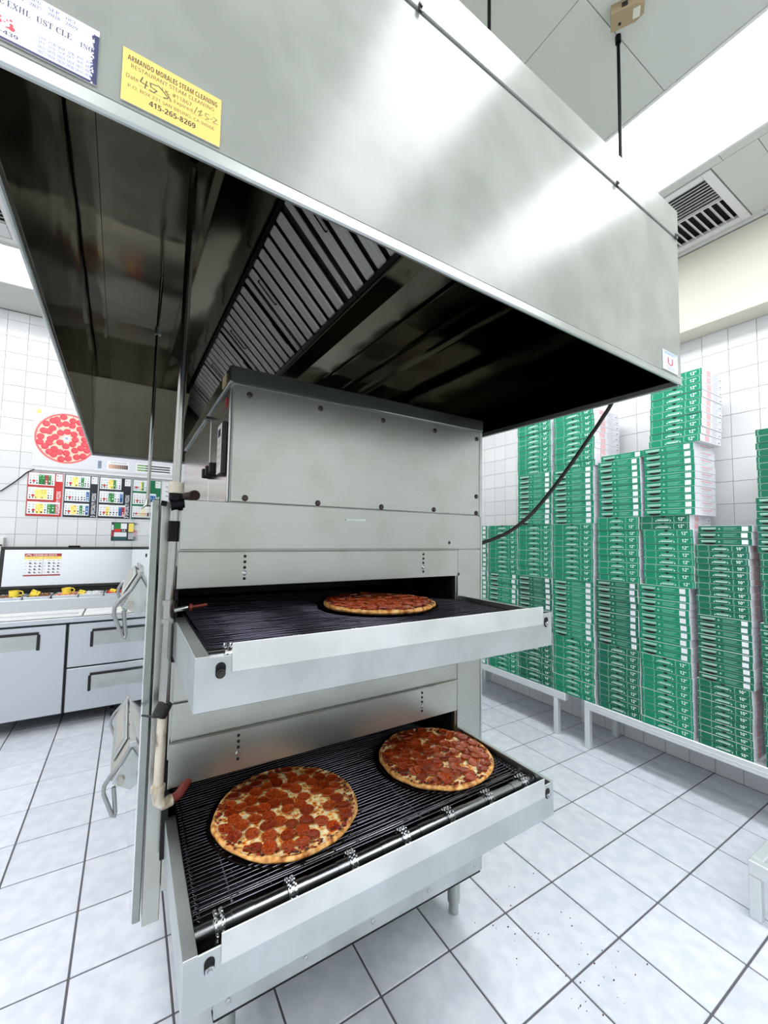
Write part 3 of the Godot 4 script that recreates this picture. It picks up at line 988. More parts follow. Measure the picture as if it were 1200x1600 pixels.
	# legs
	for x in [-0.49, -1.40]:
		for z in [-0.115, zb + 0.1]:
			st = mb()
			lathe(st, [Vector2(0.0, 0.0), Vector2(0.017, 0.0), Vector2(0.02, 0.004), Vector2(0.02, 0.04), Vector2(0.026, 0.047), Vector2(0.026, 0.23), Vector2(0.0, 0.23)], 18, xf_at(Vector3(x, 0, z)))
			ow("leg", st, M.steel, o)
	conveyor(o, 1.333, 0.0, true)
	conveyor(o, 0.798, 0.0135, false)

func scr(p: Vector3, r: float, n := Vector3(0, 0, 1)) -> SurfaceTool:
	var st := mb()
	var b := frame_of(n)
	lathe(st, [Vector2(r, -0.0005), Vector2(r, r * 0.25), Vector2(r * 0.7, r * 0.5), Vector2(0.0, r * 0.55)], 10, Transform3D(Basis(b.x, b.z, -b.y), p))
	return st

func screw(parent: Node3D, p: Vector3, r: float, m: Material, n := Vector3(0, 0, 1)) -> void:
	ob("screw", scr(p, r, n), m, parent)

func window_door(o: Node3D, sx: float, sy: float) -> void:
	# a sloping access window between two triangular brackets, with bent rod handles
	var zn := -0.36
	var zf := -0.92
	var tri := PackedVector2Array([Vector2(sx + 0.004, sy), Vector2(sx - 0.055, sy - 0.112), Vector2(sx + 0.004, sy - 0.148)])
	var st := mb()
	prism(st, PackedVector2Array([Vector2(sx - 0.004, sy + 0.006), Vector2(sx - 0.062, sy - 0.10), Vector2(sx - 0.055, sy - 0.106), Vector2(sx + 0.003, sy)]), zf, zn - 0.004)
	var door := ow("access_window", st, M.door_grey, o)
	st = mb()
	var dx := Vector2(-0.058, -0.106).normalized()
	var nx := Vector2(dx.y, -dx.x)
	if nx.x > 0: nx = -nx
	var c := Vector2(sx - 0.034, sy - 0.045) + nx * 0.004
	bx(st, Vector3.ZERO, Vector3(0.078, 0.006, 0.40), 0.002, Transform3D(Basis(Vector3(dx.x, dx.y, 0), Vector3(nx.x, nx.y, 0), Vector3(0, 0, 1)), Vector3(c.x, c.y, (zn + zf) / 2)))
	ob("window_frame", st, M.steel_tray, door)
	st = mb()
	c += nx * 0.003
	bx(st, Vector3.ZERO, Vector3(0.046, 0.004, 0.33), 0.001, Transform3D(Basis(Vector3(dx.x, dx.y, 0), Vector3(nx.x, nx.y, 0), Vector3(0, 0, 1)), Vector3(c.x, c.y, (zn + zf) / 2)))
	ob("window_pane", st, M.door_grey, door)
	for z in [zn, zf]:
		st = mb()
		prism(st, tri, z - 0.002, z + 0.002)
		bb(st, sx - 0.002, sx + 0.003, sy - 0.19, sy + 0.03, z - 0.01, z + 0.004, 0.001)
		ob("bracket", st, M.steel, door)
		st = mb()
		rod(st, Vector3(sx - 0.032, sy - 0.105, z), Vector3(sx - 0.032, sy - 0.105, z + 0.016), 0.011, 14)
		ob("pivot_bolt", st, M.door_grey, door)
		st = mb()
		var h := [Vector3(sx - 0.004, sy - 0.002, z - 0.008), Vector3(sx - 0.034, sy - 0.058, z - 0.006), Vector3(sx - 0.062, sy - 0.088, z), Vector3(sx - 0.076, sy - 0.112, z), Vector3(sx - 0.077, sy - 0.135, z), Vector3(sx - 0.050, sy - 0.212, z), Vector3(sx - 0.044, sy - 0.216, z), Vector3(sx - 0.042, sy - 0.205, z - 0.004), Vector3(sx - 0.050, sy - 0.125, z - 0.006)]
		tube(st, h, 0.0064, 10)
		ob("handle", st, M.rod_steel, door)
	st = mb()
	bb(st, sx - 0.012, sx + 0.002, sy + 0.004, sy + 0.022, zf - 0.02, zn + 0.03, 0.001)
	ob("hinge_strip", st, M.steel_tray, door)
	for k in 5: screw(door, Vector3(sx - 0.012, sy + 0.013, zn - 0.02 - k * 0.12), 0.004, M.bolt, Vector3(-1, 0, 0))

func conveyor(o: Node3D, y: float, roll: float, upper: bool) -> void:
	var x0 := -1.603
	var x1 := -0.556
	var zf := 0.42
	var base := Vector3(x0, y, 0)
	var lx := x1 - x0
	# local frame: x from the left side, y from the rim, z as in the world
	var st := mb()
	bb(st, 0.0, lx, -0.103, -0.001, zf - 0.004, zf, 0.0015)
	bb(st, 0.0, 0.004, -0.103, 0.0, -0.02, zf - 0.002, 0.0015)
	bb(st, lx - 0.004, lx, -0.103, 0.0, -0.02, zf - 0.002, 0.0015)
	bb(st, 0.0, 0.026, -0.003, 0.001, -0.02, zf, 0.001)
	bb(st, lx - 0.014, lx, -0.003, 0.001, -0.02, zf, 0.001)
	bb(st, 0.004, 0.007, -0.040, -0.001, -0.02, zf - 0.004, 0.001)
	var f := ob("conveyor_deck", st, M.steel_tray, o, Transform3D(Basis(Vector3(0, 0, 1), roll), base - o.position))
	st = mb()
	bb(st, 0.004, lx - 0.004, -0.101, -0.097, -0.02, zf - 0.004, 0.0)
	ob("crumb_pan", st, M.soot_and_shade, f)
	# splash plate on the front rim
	st = mb()
	bb(st, 0.066, 1.002, -0.034, 0.022, zf, zf + 0.003, 0.001)
	ob("splash_plate", st, M.steel_bright, f)
	# slotted holes with the shaft ends
	for s in [0.046, 1.018]:
		st = mb()
		var slot := PackedVector2Array()
		for k in 20:
			var a := TAU * k / 20.0
			slot.append(Vector2(s + cos(a) * 0.0095, -0.028 + sin(a) * 0.0095 + (0.006 if k <= 10 else -0.006)))
		prism(st, slot, zf - 0.001, zf + 0.0012)
		ob("slot", st, M.soot_and_shade, f)
		st = mb()
		rod(st, Vector3(s, -0.032, zf), Vector3(s, -0.032, zf + 0.007), 0.0085, 12)
		rod(st, Vector3(s, -0.032, zf + 0.006), Vector3(s, -0.032, zf + 0.010), 0.005, 6)
		ob("bolt", st, M.bolt if (upper and s < 0.1) else M.chrome, f)
	# wire belt: cross wires with little hooked links
	st = mb()
	var yb := -0.016 if upper else -0.021
	var b0 := 0.030
	var b1 := lx - 0.018
	var n := 66
	var r := RandomNumberGenerator.new()
	r.seed = 8
	for layer in 2:
		for k in n:
			if layer == 1 and k % 3: continue
			var z := zf - 0.104 - k * 0.0122
			var yy := yb - layer * 0.052
			var last := Vector3(b0, yy, z)
			for j in 14:
				var to := Vector3(lerpf(b0, b1, (j + 1) / 14.0), yy + r.randf_range(-0.0011, 0.0011), z + r.randf_range(-0.0010, 0.0010))
				bar(st, last, to, 0.0015)
				last = to
			if layer == 0:
				for j in 14:
					var x := b0 + 0.012 + j * (b1 - b0 - 0.024) / 13.0 + (0.006 if k % 2 else 0.0)
					if (j + k) % 2 == 0: bar(st, Vector3(x, yy + 0.0012, z), Vector3(x + 0.002, yy - 0.001, z - 0.0122), 0.0011)
	# round the end roller
	for k in range(3, 7):
		var a := PI * (k + 0.5) / 7.0
		var c := Vector3(0, yb - 0.026 + cos(a) * 0.026, zf - 0.074 + sin(a) * 0.030)
		bar(st, Vector3(b0, c.y, c.z), Vector3(b1, c.y, c.z), 0.00125)
	for x in [b0, b0 + 0.012, b1 - 0.012, b1]:
		for k in n * 2: bar(st, Vector3(x, yb, zf - 0.08 - k * 0.0061), Vector3(x + 0.0045 * (1 if k % 2 else -1), yb, zf - 0.08 - (k + 1) * 0.0061), 0.0013)
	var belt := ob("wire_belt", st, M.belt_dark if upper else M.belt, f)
	belt.set_meta("kind", "stuff")
	# shaft with sprockets, supports under the belt
	st = mb()
	rod(st, Vector3(0.008, yb - 0.008, zf - 0.076), Vector3(lx - 0.008, yb - 0.008, zf - 0.076), 0.0145, 16)
	for k in 8: rod(st, Vector3(0.10 + k * 0.12, yb - 0.008, zf - 0.076), Vector3(0.145 + k * 0.12, yb - 0.008, zf - 0.076), 0.0160, 16)
	ob("end_shaft", st, M.shaft, f)
	for k in 7:
		st = mb()
		var x := 0.065 + k * 0.1525
		var c := Vector3(x, yb - 0.008, zf - 0.076)
		rod(st, c, c + Vector3(0.020, 0, 0), 0.021, 16)
		for j in 12:
			var a := TAU * j / 12
			for w in [0.004, 0.016]:
				bx(st, Vector3.ZERO, Vector3(0.005, 0.009, 0.006), 0.001, Transform3D(Basis(Vector3.RIGHT, a), c + Vector3(w, cos(a) * 0.0235, sin(a) * 0.0235)))
		ob("sprocket", st, M.chrome, f)
	st = mb()
	rod(st, Vector3(0.006, yb - 0.010, zf - 0.135), Vector3(lx - 0.006, yb - 0.010, zf - 0.135), 0.0075, 12)
	for x in [0.11, 0.36, 0.62, 0.88]: rod(st, Vector3(x, yb - 0.007, zf - 0.11), Vector3(x, yb - 0.007, -0.3), 0.0035, 8)
	ob("belt_support", st, M.shaft, f)

# thin square wire
func bar(st: SurfaceTool, a: Vector3, b: Vector3, r: float) -> void:
	var f := frame_of(b - a)
	var P := []
	for s in [[1, 1], [-1, 1], [-1, -1], [1, -1]]: P.append(f.x * (r * s[0]) + f.y * (r * s[1]))
	for k in 4:
		var p: Vector3 = P[k]
		var q: Vector3 = P[(k + 1) % 4]
		var n0 := p.normalized()
		var n1 := q.normalized()
		tri3(st, a + p, a + q, b + q, n0, n1, n1)
		tri3(st, a + p, b + q, b + p, n0, n1, n0)

# ------------------------------------------------------------------ gas line at the oven's left corner
func gas_line() -> void:
	var t := thing("gas_pipe", "grey vertical gas pipe with couplings at the left front corner of the oven", "pipe", Vector3(-1.622, 0.887, 0.03))
	var P := func(y: float) -> Vector3: return Vector3(lerpf(-1.626, -1.616, clampf((y - 0.887) / 0.8, 0, 1)) + (0.008 * (y - 1.69) if y > 1.69 else 0.0), y, 0.03)
	var seg := func(called: String, y0: float, y1: float, r: float, m: Material, n := 16) -> void:
		var st := mb()
		tube(st, [P.call(y0), P.call(y1)], r, n)
		ow(called, st, m, t)
	seg.call("pipe", 0.90, 1.10, 0.0118, M.pipe_old)
	seg.call("pipe", 1.10, 1.335, 0.0118, M.pipe)
	seg.call("pipe", 1.38, 1.55, 0.0112, M.pipe)
	seg.call("pipe", 1.59, 1.64, 0.0112, M.pipe)
	seg.call("pipe", 1.69, 2.60, 0.0108, M.pipe)
	seg.call("coupling", 1.545, 1.60, 0.0148, M.dark_steel)
	seg.call("union_nut", 1.675, 1.705, 0.0215, M.pipe_old, 6)
	seg.call("collar", 1.655, 1.677, 0.017, M.dark_steel)
	seg.call("tee", 1.335, 1.385, 0.0145, M.pipe)
	seg.call("collar", 1.378, 1.390, 0.0175, M.pipe)
	seg.call("collar", 1.330, 1.342, 0.0175, M.pipe)
	var st := mb()
	var c: Vector3 = P.call(1.645)
	rod(st, c + Vector3(-0.012, -0.002, 0.0), c + Vector3(0.016, 0.003, 0.0), 0.019, 14)
	rod(st, c + Vector3(0.014, 0.003, 0), c + Vector3(0.022, 0.004, 0), 0.013, 10)
	rod(st, c + Vector3(-0.02, 0, 0), c + Vector3(-0.034, 0.002, 0), 0.007, 8)
	ow("shutoff_valve", st, M.dark_steel, t)
	st = mb()
	c = P.call(1.11)
	rod(st, c + Vector3(-0.008, -0.018, 0.002), c + Vector3(0.006, 0.014, 0.002), 0.0185, 12)
	rod(st, c + Vector3(0.010, -0.004, 0.012), c + Vector3(-0.014, -0.012, 0.016), 0.006, 8)
	tube(st, [c + Vector3(-0.016, -0.02, 0.0), c + Vector3(-0.045, -0.024, -0.04)], 0.003, 6)
	ow("clamp", st, M.rubber, t)
	st = mb()
	c = P.call(0.89)
	tube(st, [P.call(0.915), P.call(0.90)], 0.017, 16)
	tube(st, [P.call(0.902), c + Vector3(0.002, -0.012, 0), c + Vector3(0.014, -0.024, 0), c + Vector3(0.034, -0.022, -0.005)], 0.0145, 14)
	ow("elbow", st, M.pipe_old, t)
	st = mb()
	tube(st, [c + Vector3(0.034, -0.022, -0.005), c + Vector3(0.05, -0.018, -0.012), c + Vector3(0.072, 0.0, -0.03), c + Vector3(0.085, 0.022, -0.06)], 0.012, 12)
	ow("gas_hose", st, M.hose_red, t)
	st = mb()
	c = P.call(1.36)
	tube(st, [c, c + Vector3(0.03, 0.004, 0.0), c + Vector3(0.045, 0.006, -0.002)], 0.007, 10)
	ow("nipple", st, M.chrome, t)
	st = mb()
	tube(st, [c + Vector3(0.05, 0.006, -0.002), c + Vector3(0.056, 0.006, -0.002)], 0.010, 10)
	tube(st, [c + Vector3(0.045, 0.006, -0.002), c + Vector3(0.075, 0.008, -0.004), c + Vector3(0.095, 0.010, -0.006)], 0.0042, 10)
	ow("bleed_valve", st, M.hose_red, t)
	# pipe stub lying on the oven ledge
	st = mb()
	tube(st, [Vector3(-1.60, 1.676, -0.15), Vector3(-1.565, 1.676, -0.012)], 0.012, 14)
	tube(st, [Vector3(-1.567, 1.676, -0.02), Vector3(-1.564, 1.676, -0.006)], 0.0145, 14)
	mi("pipe_stub", st.commit(), M.rust, self)
	tag(get_child(get_child_count() - 1), "short rusty brown pipe end on the ledge of the oven beside the union nut", "pipe")
	# thin conduit that drops from the hood to the side box
	var t2 := thing("conduit", "thin grey conduit dropping from inside the hood to the oven's left side", "pipe", Vector3(-1.664, 1.66, -0.6))
	st = mb()
	tube(st, [Vector3(-1.652, 2.612, -0.6), Vector3(-1.658, 2.38, -0.6), Vector3(-1.663, 1.69, -0.6)], 0.0065, 10)
	ow("pipe", st, M.pipe, t2)
	st = mb()
	tube(st, [Vector3(-1.657, 2.40, -0.6), Vector3(-1.657, 2.37, -0.6)], 0.011, 10)
	tube(st, [Vector3(-1.663, 1.70, -0.6), Vector3(-1.664, 1.675, -0.598), Vector3(-1.674, 1.66, -0.59)], 0.011, 10)
	ow("fitting", st, M.steel, t2)

func power_cord() -> void:
	var st := mb()
	var c := [Vector3(-0.445, 1.545, -0.015), Vector3(-0.40, 1.563, 0.02), Vector3(-0.34, 1.604, 0.072), Vector3(-0.28, 1.672, 0.123), Vector3(-0.22, 1.767, 0.173), Vector3(-0.17, 1.873, 0.229), Vector3(-0.135, 1.966, 0.279), Vector3(-0.11, 2.056, 0.334), Vector3(-0.10, 2.14, 0.38), Vector3(-0.098, 2.30, 0.40), Vector3(-0.098, 2.42, 0.40)]
	var cv := Curve3D.new()
	for i in c.size():
		var d: Vector3 = (c[mini(i + 1, c.size() - 1)] - c[maxi(i - 1, 0)]) / 6.0
		cv.add_point(c[i], -d, d)
	tube(st, Array(cv.tessellate_even_length(5, 0.02)), 0.008, 10)
	var t := thing("power_cord", "black power cord hanging in a curve from the hood to the oven's right side", "cable", Vector3(-0.44, 1.548, -0.03))
	ow("cord", st, M.rubber, t)
	st = mb()
	bb(st, -0.122, -0.07, 2.40, 2.50, 0.36, 0.44, 0.004)
	ow("junction_box", st, M.steel, t)
	st = mb()
	rod(st, Vector3(-0.446, 1.543, -0.022), Vector3(-0.432, 1.549, -0.01), 0.012, 12)
	ow("strain_relief", st, M.black, t)

# ------------------------------------------------------------------ pizzas
func pizzas() -> void:
	pizza(Vector3(-1.298, 0.7785, 0.088), 11, 0.2, "pepperoni pizza on the lower belt nearer the gas pipe, much cheese showing", "round dark baking pan under the lower belt pizza nearer the gas pipe", 62, 0.030)
	pizza(Vector3(-0.762, 0.7855, 0.092), 23, 0.2, "pepperoni pizza on the lower belt nearer the box stacks, slices packed closely", "round dark baking pan under the lower belt pizza nearer the box stacks", 88, 0.021)
	pizza(Vector3(-0.945, 1.3195, -0.005), 37, 0.2, "baked pepperoni pizza alone on the upper belt, coming out of the oven", "round dark baking pan under the single pizza on the upper belt", 88, 0.021)

func pizza(at: Vector3, sd: int, R: float, label: String, pan_label: String, n: int, gap: float) -> void:
	var r := RandomNumberGenerator.new()
	r.seed = sd
	var pan := thing("pizza_pan", pan_label, "pan", at, "pans on the oven belts")
	var st := mb()
	lathe(st, [Vector2(0.0, 0.0), Vector2(R + 0.004, 0.0), Vector2(R + 0.011, 0.005), Vector2(R + 0.012, 0.0065), Vector2(R + 0.010, 0.0062), Vector2(R + 0.003, 0.002), Vector2(0.0, 0.002)], 64)
	ob("pan_body", st, M.dark_steel, pan)
	var t := thing("pizza", label, "pizza", at + Vector3(0, 0.0022, 0), "pepperoni pizzas on the belts")
	var ns := noise(3.0, sd, 3)
	# crust: a ring-shaped rim with a bumpy edge
	st = mb()
	var prof := [Vector2(0.90, 0.0), Vector2(0.97, 0.001), Vector2(1.0, 0.007), Vector2(1.0, 0.0105), Vector2(0.990, 0.0138), Vector2(0.974, 0.0155), Vector2(0.955, 0.0158), Vector2(0.93, 0.0145), Vector2(0.89, 0.012)]
	var seg := 96
	var pos := func(i: int, j: int) -> Vector3:
		var a := TAU * (j % seg) / seg
		var p: Vector2 = prof[i]
		var w := 1.0 + 0.03 * ns.get_noise_2d(cos(a) * 0.5, sin(a) * 0.5)
		var h := 1.0 + 0.3 * ns.get_noise_3d(cos(a) * 0.9, sin(a) * 0.9, i * 0.1)
		return Vector3(cos(a) * p.x * R * w, p.y * h, sin(a) * p.x * R * w)
	for i in prof.size() - 1:
		for j in seg:
			var A: Vector3 = pos.call(i, j)
			var B: Vector3 = pos.call(i, j + 1)
			var C: Vector3 = pos.call(i + 1, j + 1)
			var D: Vector3 = pos.call(i + 1, j)
			var nrm := []
			for q in [[i, j], [i, j + 1], [i + 1, j + 1], [i + 1, j]]:
				var e: Vector3 = pos.call(mini(q[0] + 1, prof.size() - 1), q[1]) - pos.call(maxi(q[0] - 1, 0), q[1])
				var f: Vector3 = pos.call(q[0], q[1] + 1) - pos.call(q[0], q[1] + seg - 1)
				var m := f.cross(e).normalized()
				var outw := Vector3(A.x, 0, A.z).normalized() * (1.0 if q[0] < 4 else -0.3) + Vector3.UP * (0.2 if q[0] < 2 else 1.0)
				nrm.append(m if m.dot(outw) > 0 else -m)
			tri3(st, A, B, C, nrm[0], nrm[1], nrm[2])
			tri3(st, A, C, D, nrm[0], nrm[2], nrm[3])
	lathe(st, [Vector2(0, 0.0), Vector2(R * 0.92, 0.0)], 48)
	ob("crust", st, M.crust, t)
	# cheese: lumpy disc
	st = mb()
	var cz := func(i: int, j: int) -> Vector3:
		var a := TAU * (j % 72) / 72.0
		var rr := R * 0.968 * i / 14.0
		var h := 0.0125 + 0.0035 * ns.get_noise_2d(cos(a) * rr * 60, sin(a) * rr * 60) + 0.0015 * ns.get_noise_2d(cos(a) * rr * 170 + 9, sin(a) * rr * 170)
		if i == 14: h += 0.0035
		return Vector3(cos(a) * rr, h, sin(a) * rr)
	for i in 14:
		for j in 72:
			var A: Vector3 = cz.call(i, j)
			var B: Vector3 = cz.call(i, j + 1)
			var C: Vector3 = cz.call(i + 1, j + 1)
			var D: Vector3 = cz.call(i + 1, j)
			var n0 := (C - A).cross(D - A).normalized()
			if n0.y < 0: n0 = -n0
			if i > 0: tri3(st, A, B, C, n0, n0, n0)
			tri3(st, A, C, D, n0, n0, n0)
	ob("cheese", st, M.cheese, t)
	# pepperoni slices, each its own piece
	var shapes := []
	for k in 3:
		st = mb()
		var q := 0.0185
		lathe(st, [Vector2(0.0, 0.0012 - k * 0.0003), Vector2(q * 0.55, 0.0014), Vector2(q * 0.86, 0.0024 + k * 0.0006), Vector2(q, 0.0032 + k * 0.0008), Vector2(q * 1.02, 0.0022), Vector2(q * 0.97, 0.0)], 18)
		shapes.append(st.commit())
	var spots := []
	var tries := 0
	while spots.size() < n and tries < 9000:
		tries += 1
		var a := r.randf() * TAU
		var rr := sqrt(r.randf()) * R * 0.875
		var p := Vector2(cos(a), sin(a)) * rr
		var ok := true
		for s in spots:
			if s.distance_to(p) < (gap if tries < 5000 else gap * 0.8): ok = false
		if sd == 11 and p.distance_to(Vector2(0.10, 0.06)) < 0.052 and r.randf() < 0.75: ok = false
		if ok: spots.append(p)
	for p in spots:
		var sc := r.randf_range(0.9, 1.1)
		var b := Basis.from_euler(Vector3(r.randf_range(-0.13, 0.13), r.randf() * TAU, r.randf_range(-0.13, 0.13))).scaled(Vector3(sc, 1, sc))
		mi("pepperoni", shapes[r.randi() % 3], M["pepperoni_%d" % (r.randi() % 3)], t, Transform3D(b, Vector3(p.x, 0.0150 + 0.0035 * ns.get_noise_2d(p.x * 60, p.y * 60) + r.randf_range(0, 0.0015), p.y)))
	# browned crumbs of cheese round the rim
	st = mb()
	for k in 150:
		var a := r.randf() * TAU
		var rr := R * r.randf_range(0.84, 0.965)
		var c := Vector3(cos(a) * rr, 0.0158 + r.randf_range(-0.001, 0.002), sin(a) * rr)
		var b := Basis.from_euler(Vector3(r.randf(), r.randf() * 6, r.randf())).scaled(Vector3(r.randf_range(1, 2.2), 0.7, r.randf_range(0.7, 1.2)))
		lathe(st, [Vector2(0.0026, -0.0012), Vector2(0.0026, 0.0012), Vector2(0.0, 0.0022)], 6, Transform3D(b, c))
	ob("browned_cheese", st, M.burnt, t).set_meta("kind", "stuff")
	st = mb()
	for k in 130:
		var a := r.randf() * TAU
		var rr := R * r.randf_range(0.82, 0.955)
		var c := Vector3(cos(a) * rr, 0.0158 + r.randf_range(-0.001, 0.002), sin(a) * rr)
		var b := Basis.from_euler(Vector3(r.randf() * 0.5, r.randf() * 6, r.randf() * 0.5)).scaled(Vector3(r.randf_range(1, 2.6), 0.6, r.randf_range(0.8, 1.6)))
		lathe(st, [Vector2(0.0030, -0.0012), Vector2(0.0030, 0.0012), Vector2(0.0, 0.0022)], 6, Transform3D(b, c))
	ob("sauce_specks", st, M.sauce, t).set_meta("kind", "stuff")

# ------------------------------------------------------------------ benches and pizza boxes
func ordinal(n: int) -> String:
	var ones := ["", "first", "second", "third", "fourth", "fifth", "sixth", "seventh", "eighth", "ninth", "tenth", "eleventh", "twelfth", "thirteenth", "fourteenth", "fifteenth", "sixteenth", "seventeenth", "eighteenth", "nineteenth"]
	if n < 20: return ones[n]
	var tens := ["", "", "twenty", "thirty", "forty", "fifty"]
	if n % 10 == 0: return ["", "", "twentieth", "thirtieth", "fortieth", "fiftieth"][n / 10]
	return tens[n / 10] + "-" + ones[n % 10]

func bench(z0: float, z1: float, x0: float, x1: float, h: float, label: String) -> void:
	var t := thing("dunnage_rack", label, "rack", Vector3((x0 + x1) / 2, 0, (z0 + z1) / 2), "aluminium storage racks")
	for s in [[x0, x0 + 0.04], [x1 - 0.04, x1]]:
		var st := mb()
		bb(st, s[0], s[1], h - 0.06, h, z0, z1, 0.004)
		bb(st, s[0] - 0.0012, s[1] + 0.0012, h - 0.036, h - 0.030, z0 + 0.02, z1 - 0.02, 0.0005)
		ow("rail", st, M.alu, t)
	var n := int((z1 - z0) / 0.14)
	for k in n + 1:
		var z := lerpf(z0 + 0.02, z1 - 0.02, float(k) / n)
		var st := mb()
		bb(st, x0 + 0.04, x1 - 0.04, h - 0.03, h - 0.002, z - 0.02, z + 0.02, 0.003)
		ow("slat", st, M.alu, t)
	var legs := [z0 + 0.02, z1 - 0.12] if z1 - z0 < 1.3 else [z0 + 0.02, (z0 + z1) / 2, z1 - 0.12]
	if z0 < -2: legs = [z0 + 0.06, -2.06, -0.90]
	for z in legs:
		for x in [x0 + 0.02, x1 - 0.02]:
			var st := mb()
			bb(st, x - 0.02, x + 0.02, 0.004, h - 0.06, z - 0.02, z + 0.02, 0.003)
			bb(st, x - 0.018, x + 0.018, 0.0, 0.004, z - 0.018, z + 0.018, 0.0)
			ow("leg", st, M.alu, t)

const GREEN := Color(0.0, 0.52, 0.39)

func front_print(size_text: String, flap: bool, g: Color, bw: float, bh: float) -> ImageTexture:
	var w := 800
	var h := int(800.0 * bh / bw)
	var im := canvas(w, h, g)
	var lw := Color(0.86, 0.93, 0.90)
	var dk := g.darkened(0.25)
	if flap:
		# the tuck flap side: two lines of white type, small type, a plain white label
		for k in 14:
			rect(im, 44 + k * 17, h * 0.28, 13, h * 0.13, lw)
			rect(im, 50 + k * 16, h * 0.48, 12, h * 0.10, lw)
		disc(im, 330, h * 0.48, h * 0.13, lw)
		disc(im, 334, h * 0.46, h * 0.08, g)
		for k in 4: rect(im, 385 + (k % 2) * 8, h * (0.26 + k * 0.14), 210 - (k % 3) * 24, 4, g.lerp(lw, 0.75))
		rect(im, 612, h * 0.66, 22, 3, lw)
		rect(im, 655, h * 0.14, 92, h * 0.72, Color(0.90, 0.91, 0.92))
	else:
		for b in [[30, 210], [560, 770]]:
			for s in [0, 1]:
				var x: float = b[s]
				rect(im, x, h * 0.16, 4, h * 0.68, lw)
				rect(im, x - (0 if s == 0 else 16), h * 0.16, 20, 4, lw)
				rect(im, x - (0 if s == 0 else 16), h * 0.84 - 4, 20, 4, lw)
		rect(im, 236, 0, 3, h, dk)
		rect(im, 532, 0, 3, h, dk)
		for k in 12: rect(im, 300 + k * 15, h * 0.56, 11, h * 0.20, lw)
		for k in 60: rect(im, 285 + k * 3.6, h * (0.46 - 0.10 * sin(PI * k / 60.0)) + 6, 4, 5, lw)
		disc(im, 276, h * 0.72, h * 0.09, lw)
		disc(im, 506, h * 0.72, h * 0.09, lw)
		write(im, size_text, 625, h * 0.26, 96, h * 0.48, Color(0.95, 0.97, 0.96))
	im.resize(w / 2, h / 2, Image.INTERPOLATE_LANCZOS)
	return tex(im)

func side_print(flap: bool) -> ImageTexture:
	var im := canvas(512, 68, Color(0.87, 0.88, 0.90))
	var red := Color(0.86, 0.45, 0.44)
	var grey := Color(0.62, 0.63, 0.66)
	if flap:
		rect(im, 150, 14, 270, 6, red)
		for k in 3: rect(im, 170, 28 + k * 11, 210 - k * 22, 3, grey)
		rect(im, 118, 22, 6, 22, Color(0.8, 0.7, 0.72))
	else:
		for k in 4:
			for j in 6: rect(im, 110 + j * 17 + (k % 2) * 5, 8 + k * 14, 13, 9, red)
		rect(im, 60, 18, 14, 18, Color(0.86, 0.75, 0.76))
		for k in 5: rect(im, 262, 10 + k * 11, 150 - (k * 37) % 50, 3, grey)
		rect(im, 440, 40, 40, 8, Color(0.25, 0.27, 0.28))
	return tex(im)

func make_box(w: float, h: float, d: float, front: Material, side: Material, flap: bool) -> Node3D:
	var st := mb()
	var g := 0.0006
	printed(st, Vector3(-d / 2 - g, h - 0.001, -w / 2 + 0.001), Vector3(0, 0, w - 0.002), Vector3(0, -h + 0.002, 0))
	var mesh := st.commit()
	st = mb()
	printed(st, Vector3(-d / 2 + 0.001, h - 0.001, w / 2 + g), Vector3(d - 0.002, 0, 0), Vector3(0, -h + 0.002, 0))
	mesh = st.commit(mesh)
	st = mb()
	bb(st, -d / 2, d / 2, 0.0, h, -w / 2, w / 2, 0.0014)
	bb(st, -d / 2 - 0.0005, -d / 2 + 0.01, 0.001, 0.0035, -w / 2 + 0.002, w / 2 - 0.002, 0.0)
	mesh = st.commit(mesh)
	mesh.surface_set_material(0, front)
	mesh.surface_set_material(1, side)
	mesh.surface_set_material(2, M.carton_white)
	var o := Node3D.new()
	mi("carton", mesh, null, o)
	st = mb()
	var poly := PackedVector2Array()
	if flap:
		for k in 9: poly.append(Vector2(-w * 0.28 + w * 0.125 * cos(PI * k / 8.0), h * 0.36 - h * 0.32 * sin(PI * k / 8.0)))
	else:
		poly = PackedVector2Array([Vector2(-w * 0.055, h * 0.985), Vector2(-w * 0.02, h * 0.70), Vector2(w * 0.005, h * 0.70), Vector2(w * 0.04, h * 0.985)])
	prism(st, poly, d / 2 - 0.004, d / 2 + 0.0011, Transform3D(Basis(Vector3.UP, -PI / 2), Vector3.ZERO))
	ob("thumb_notch", st, M.carton_dark, o)
	return o

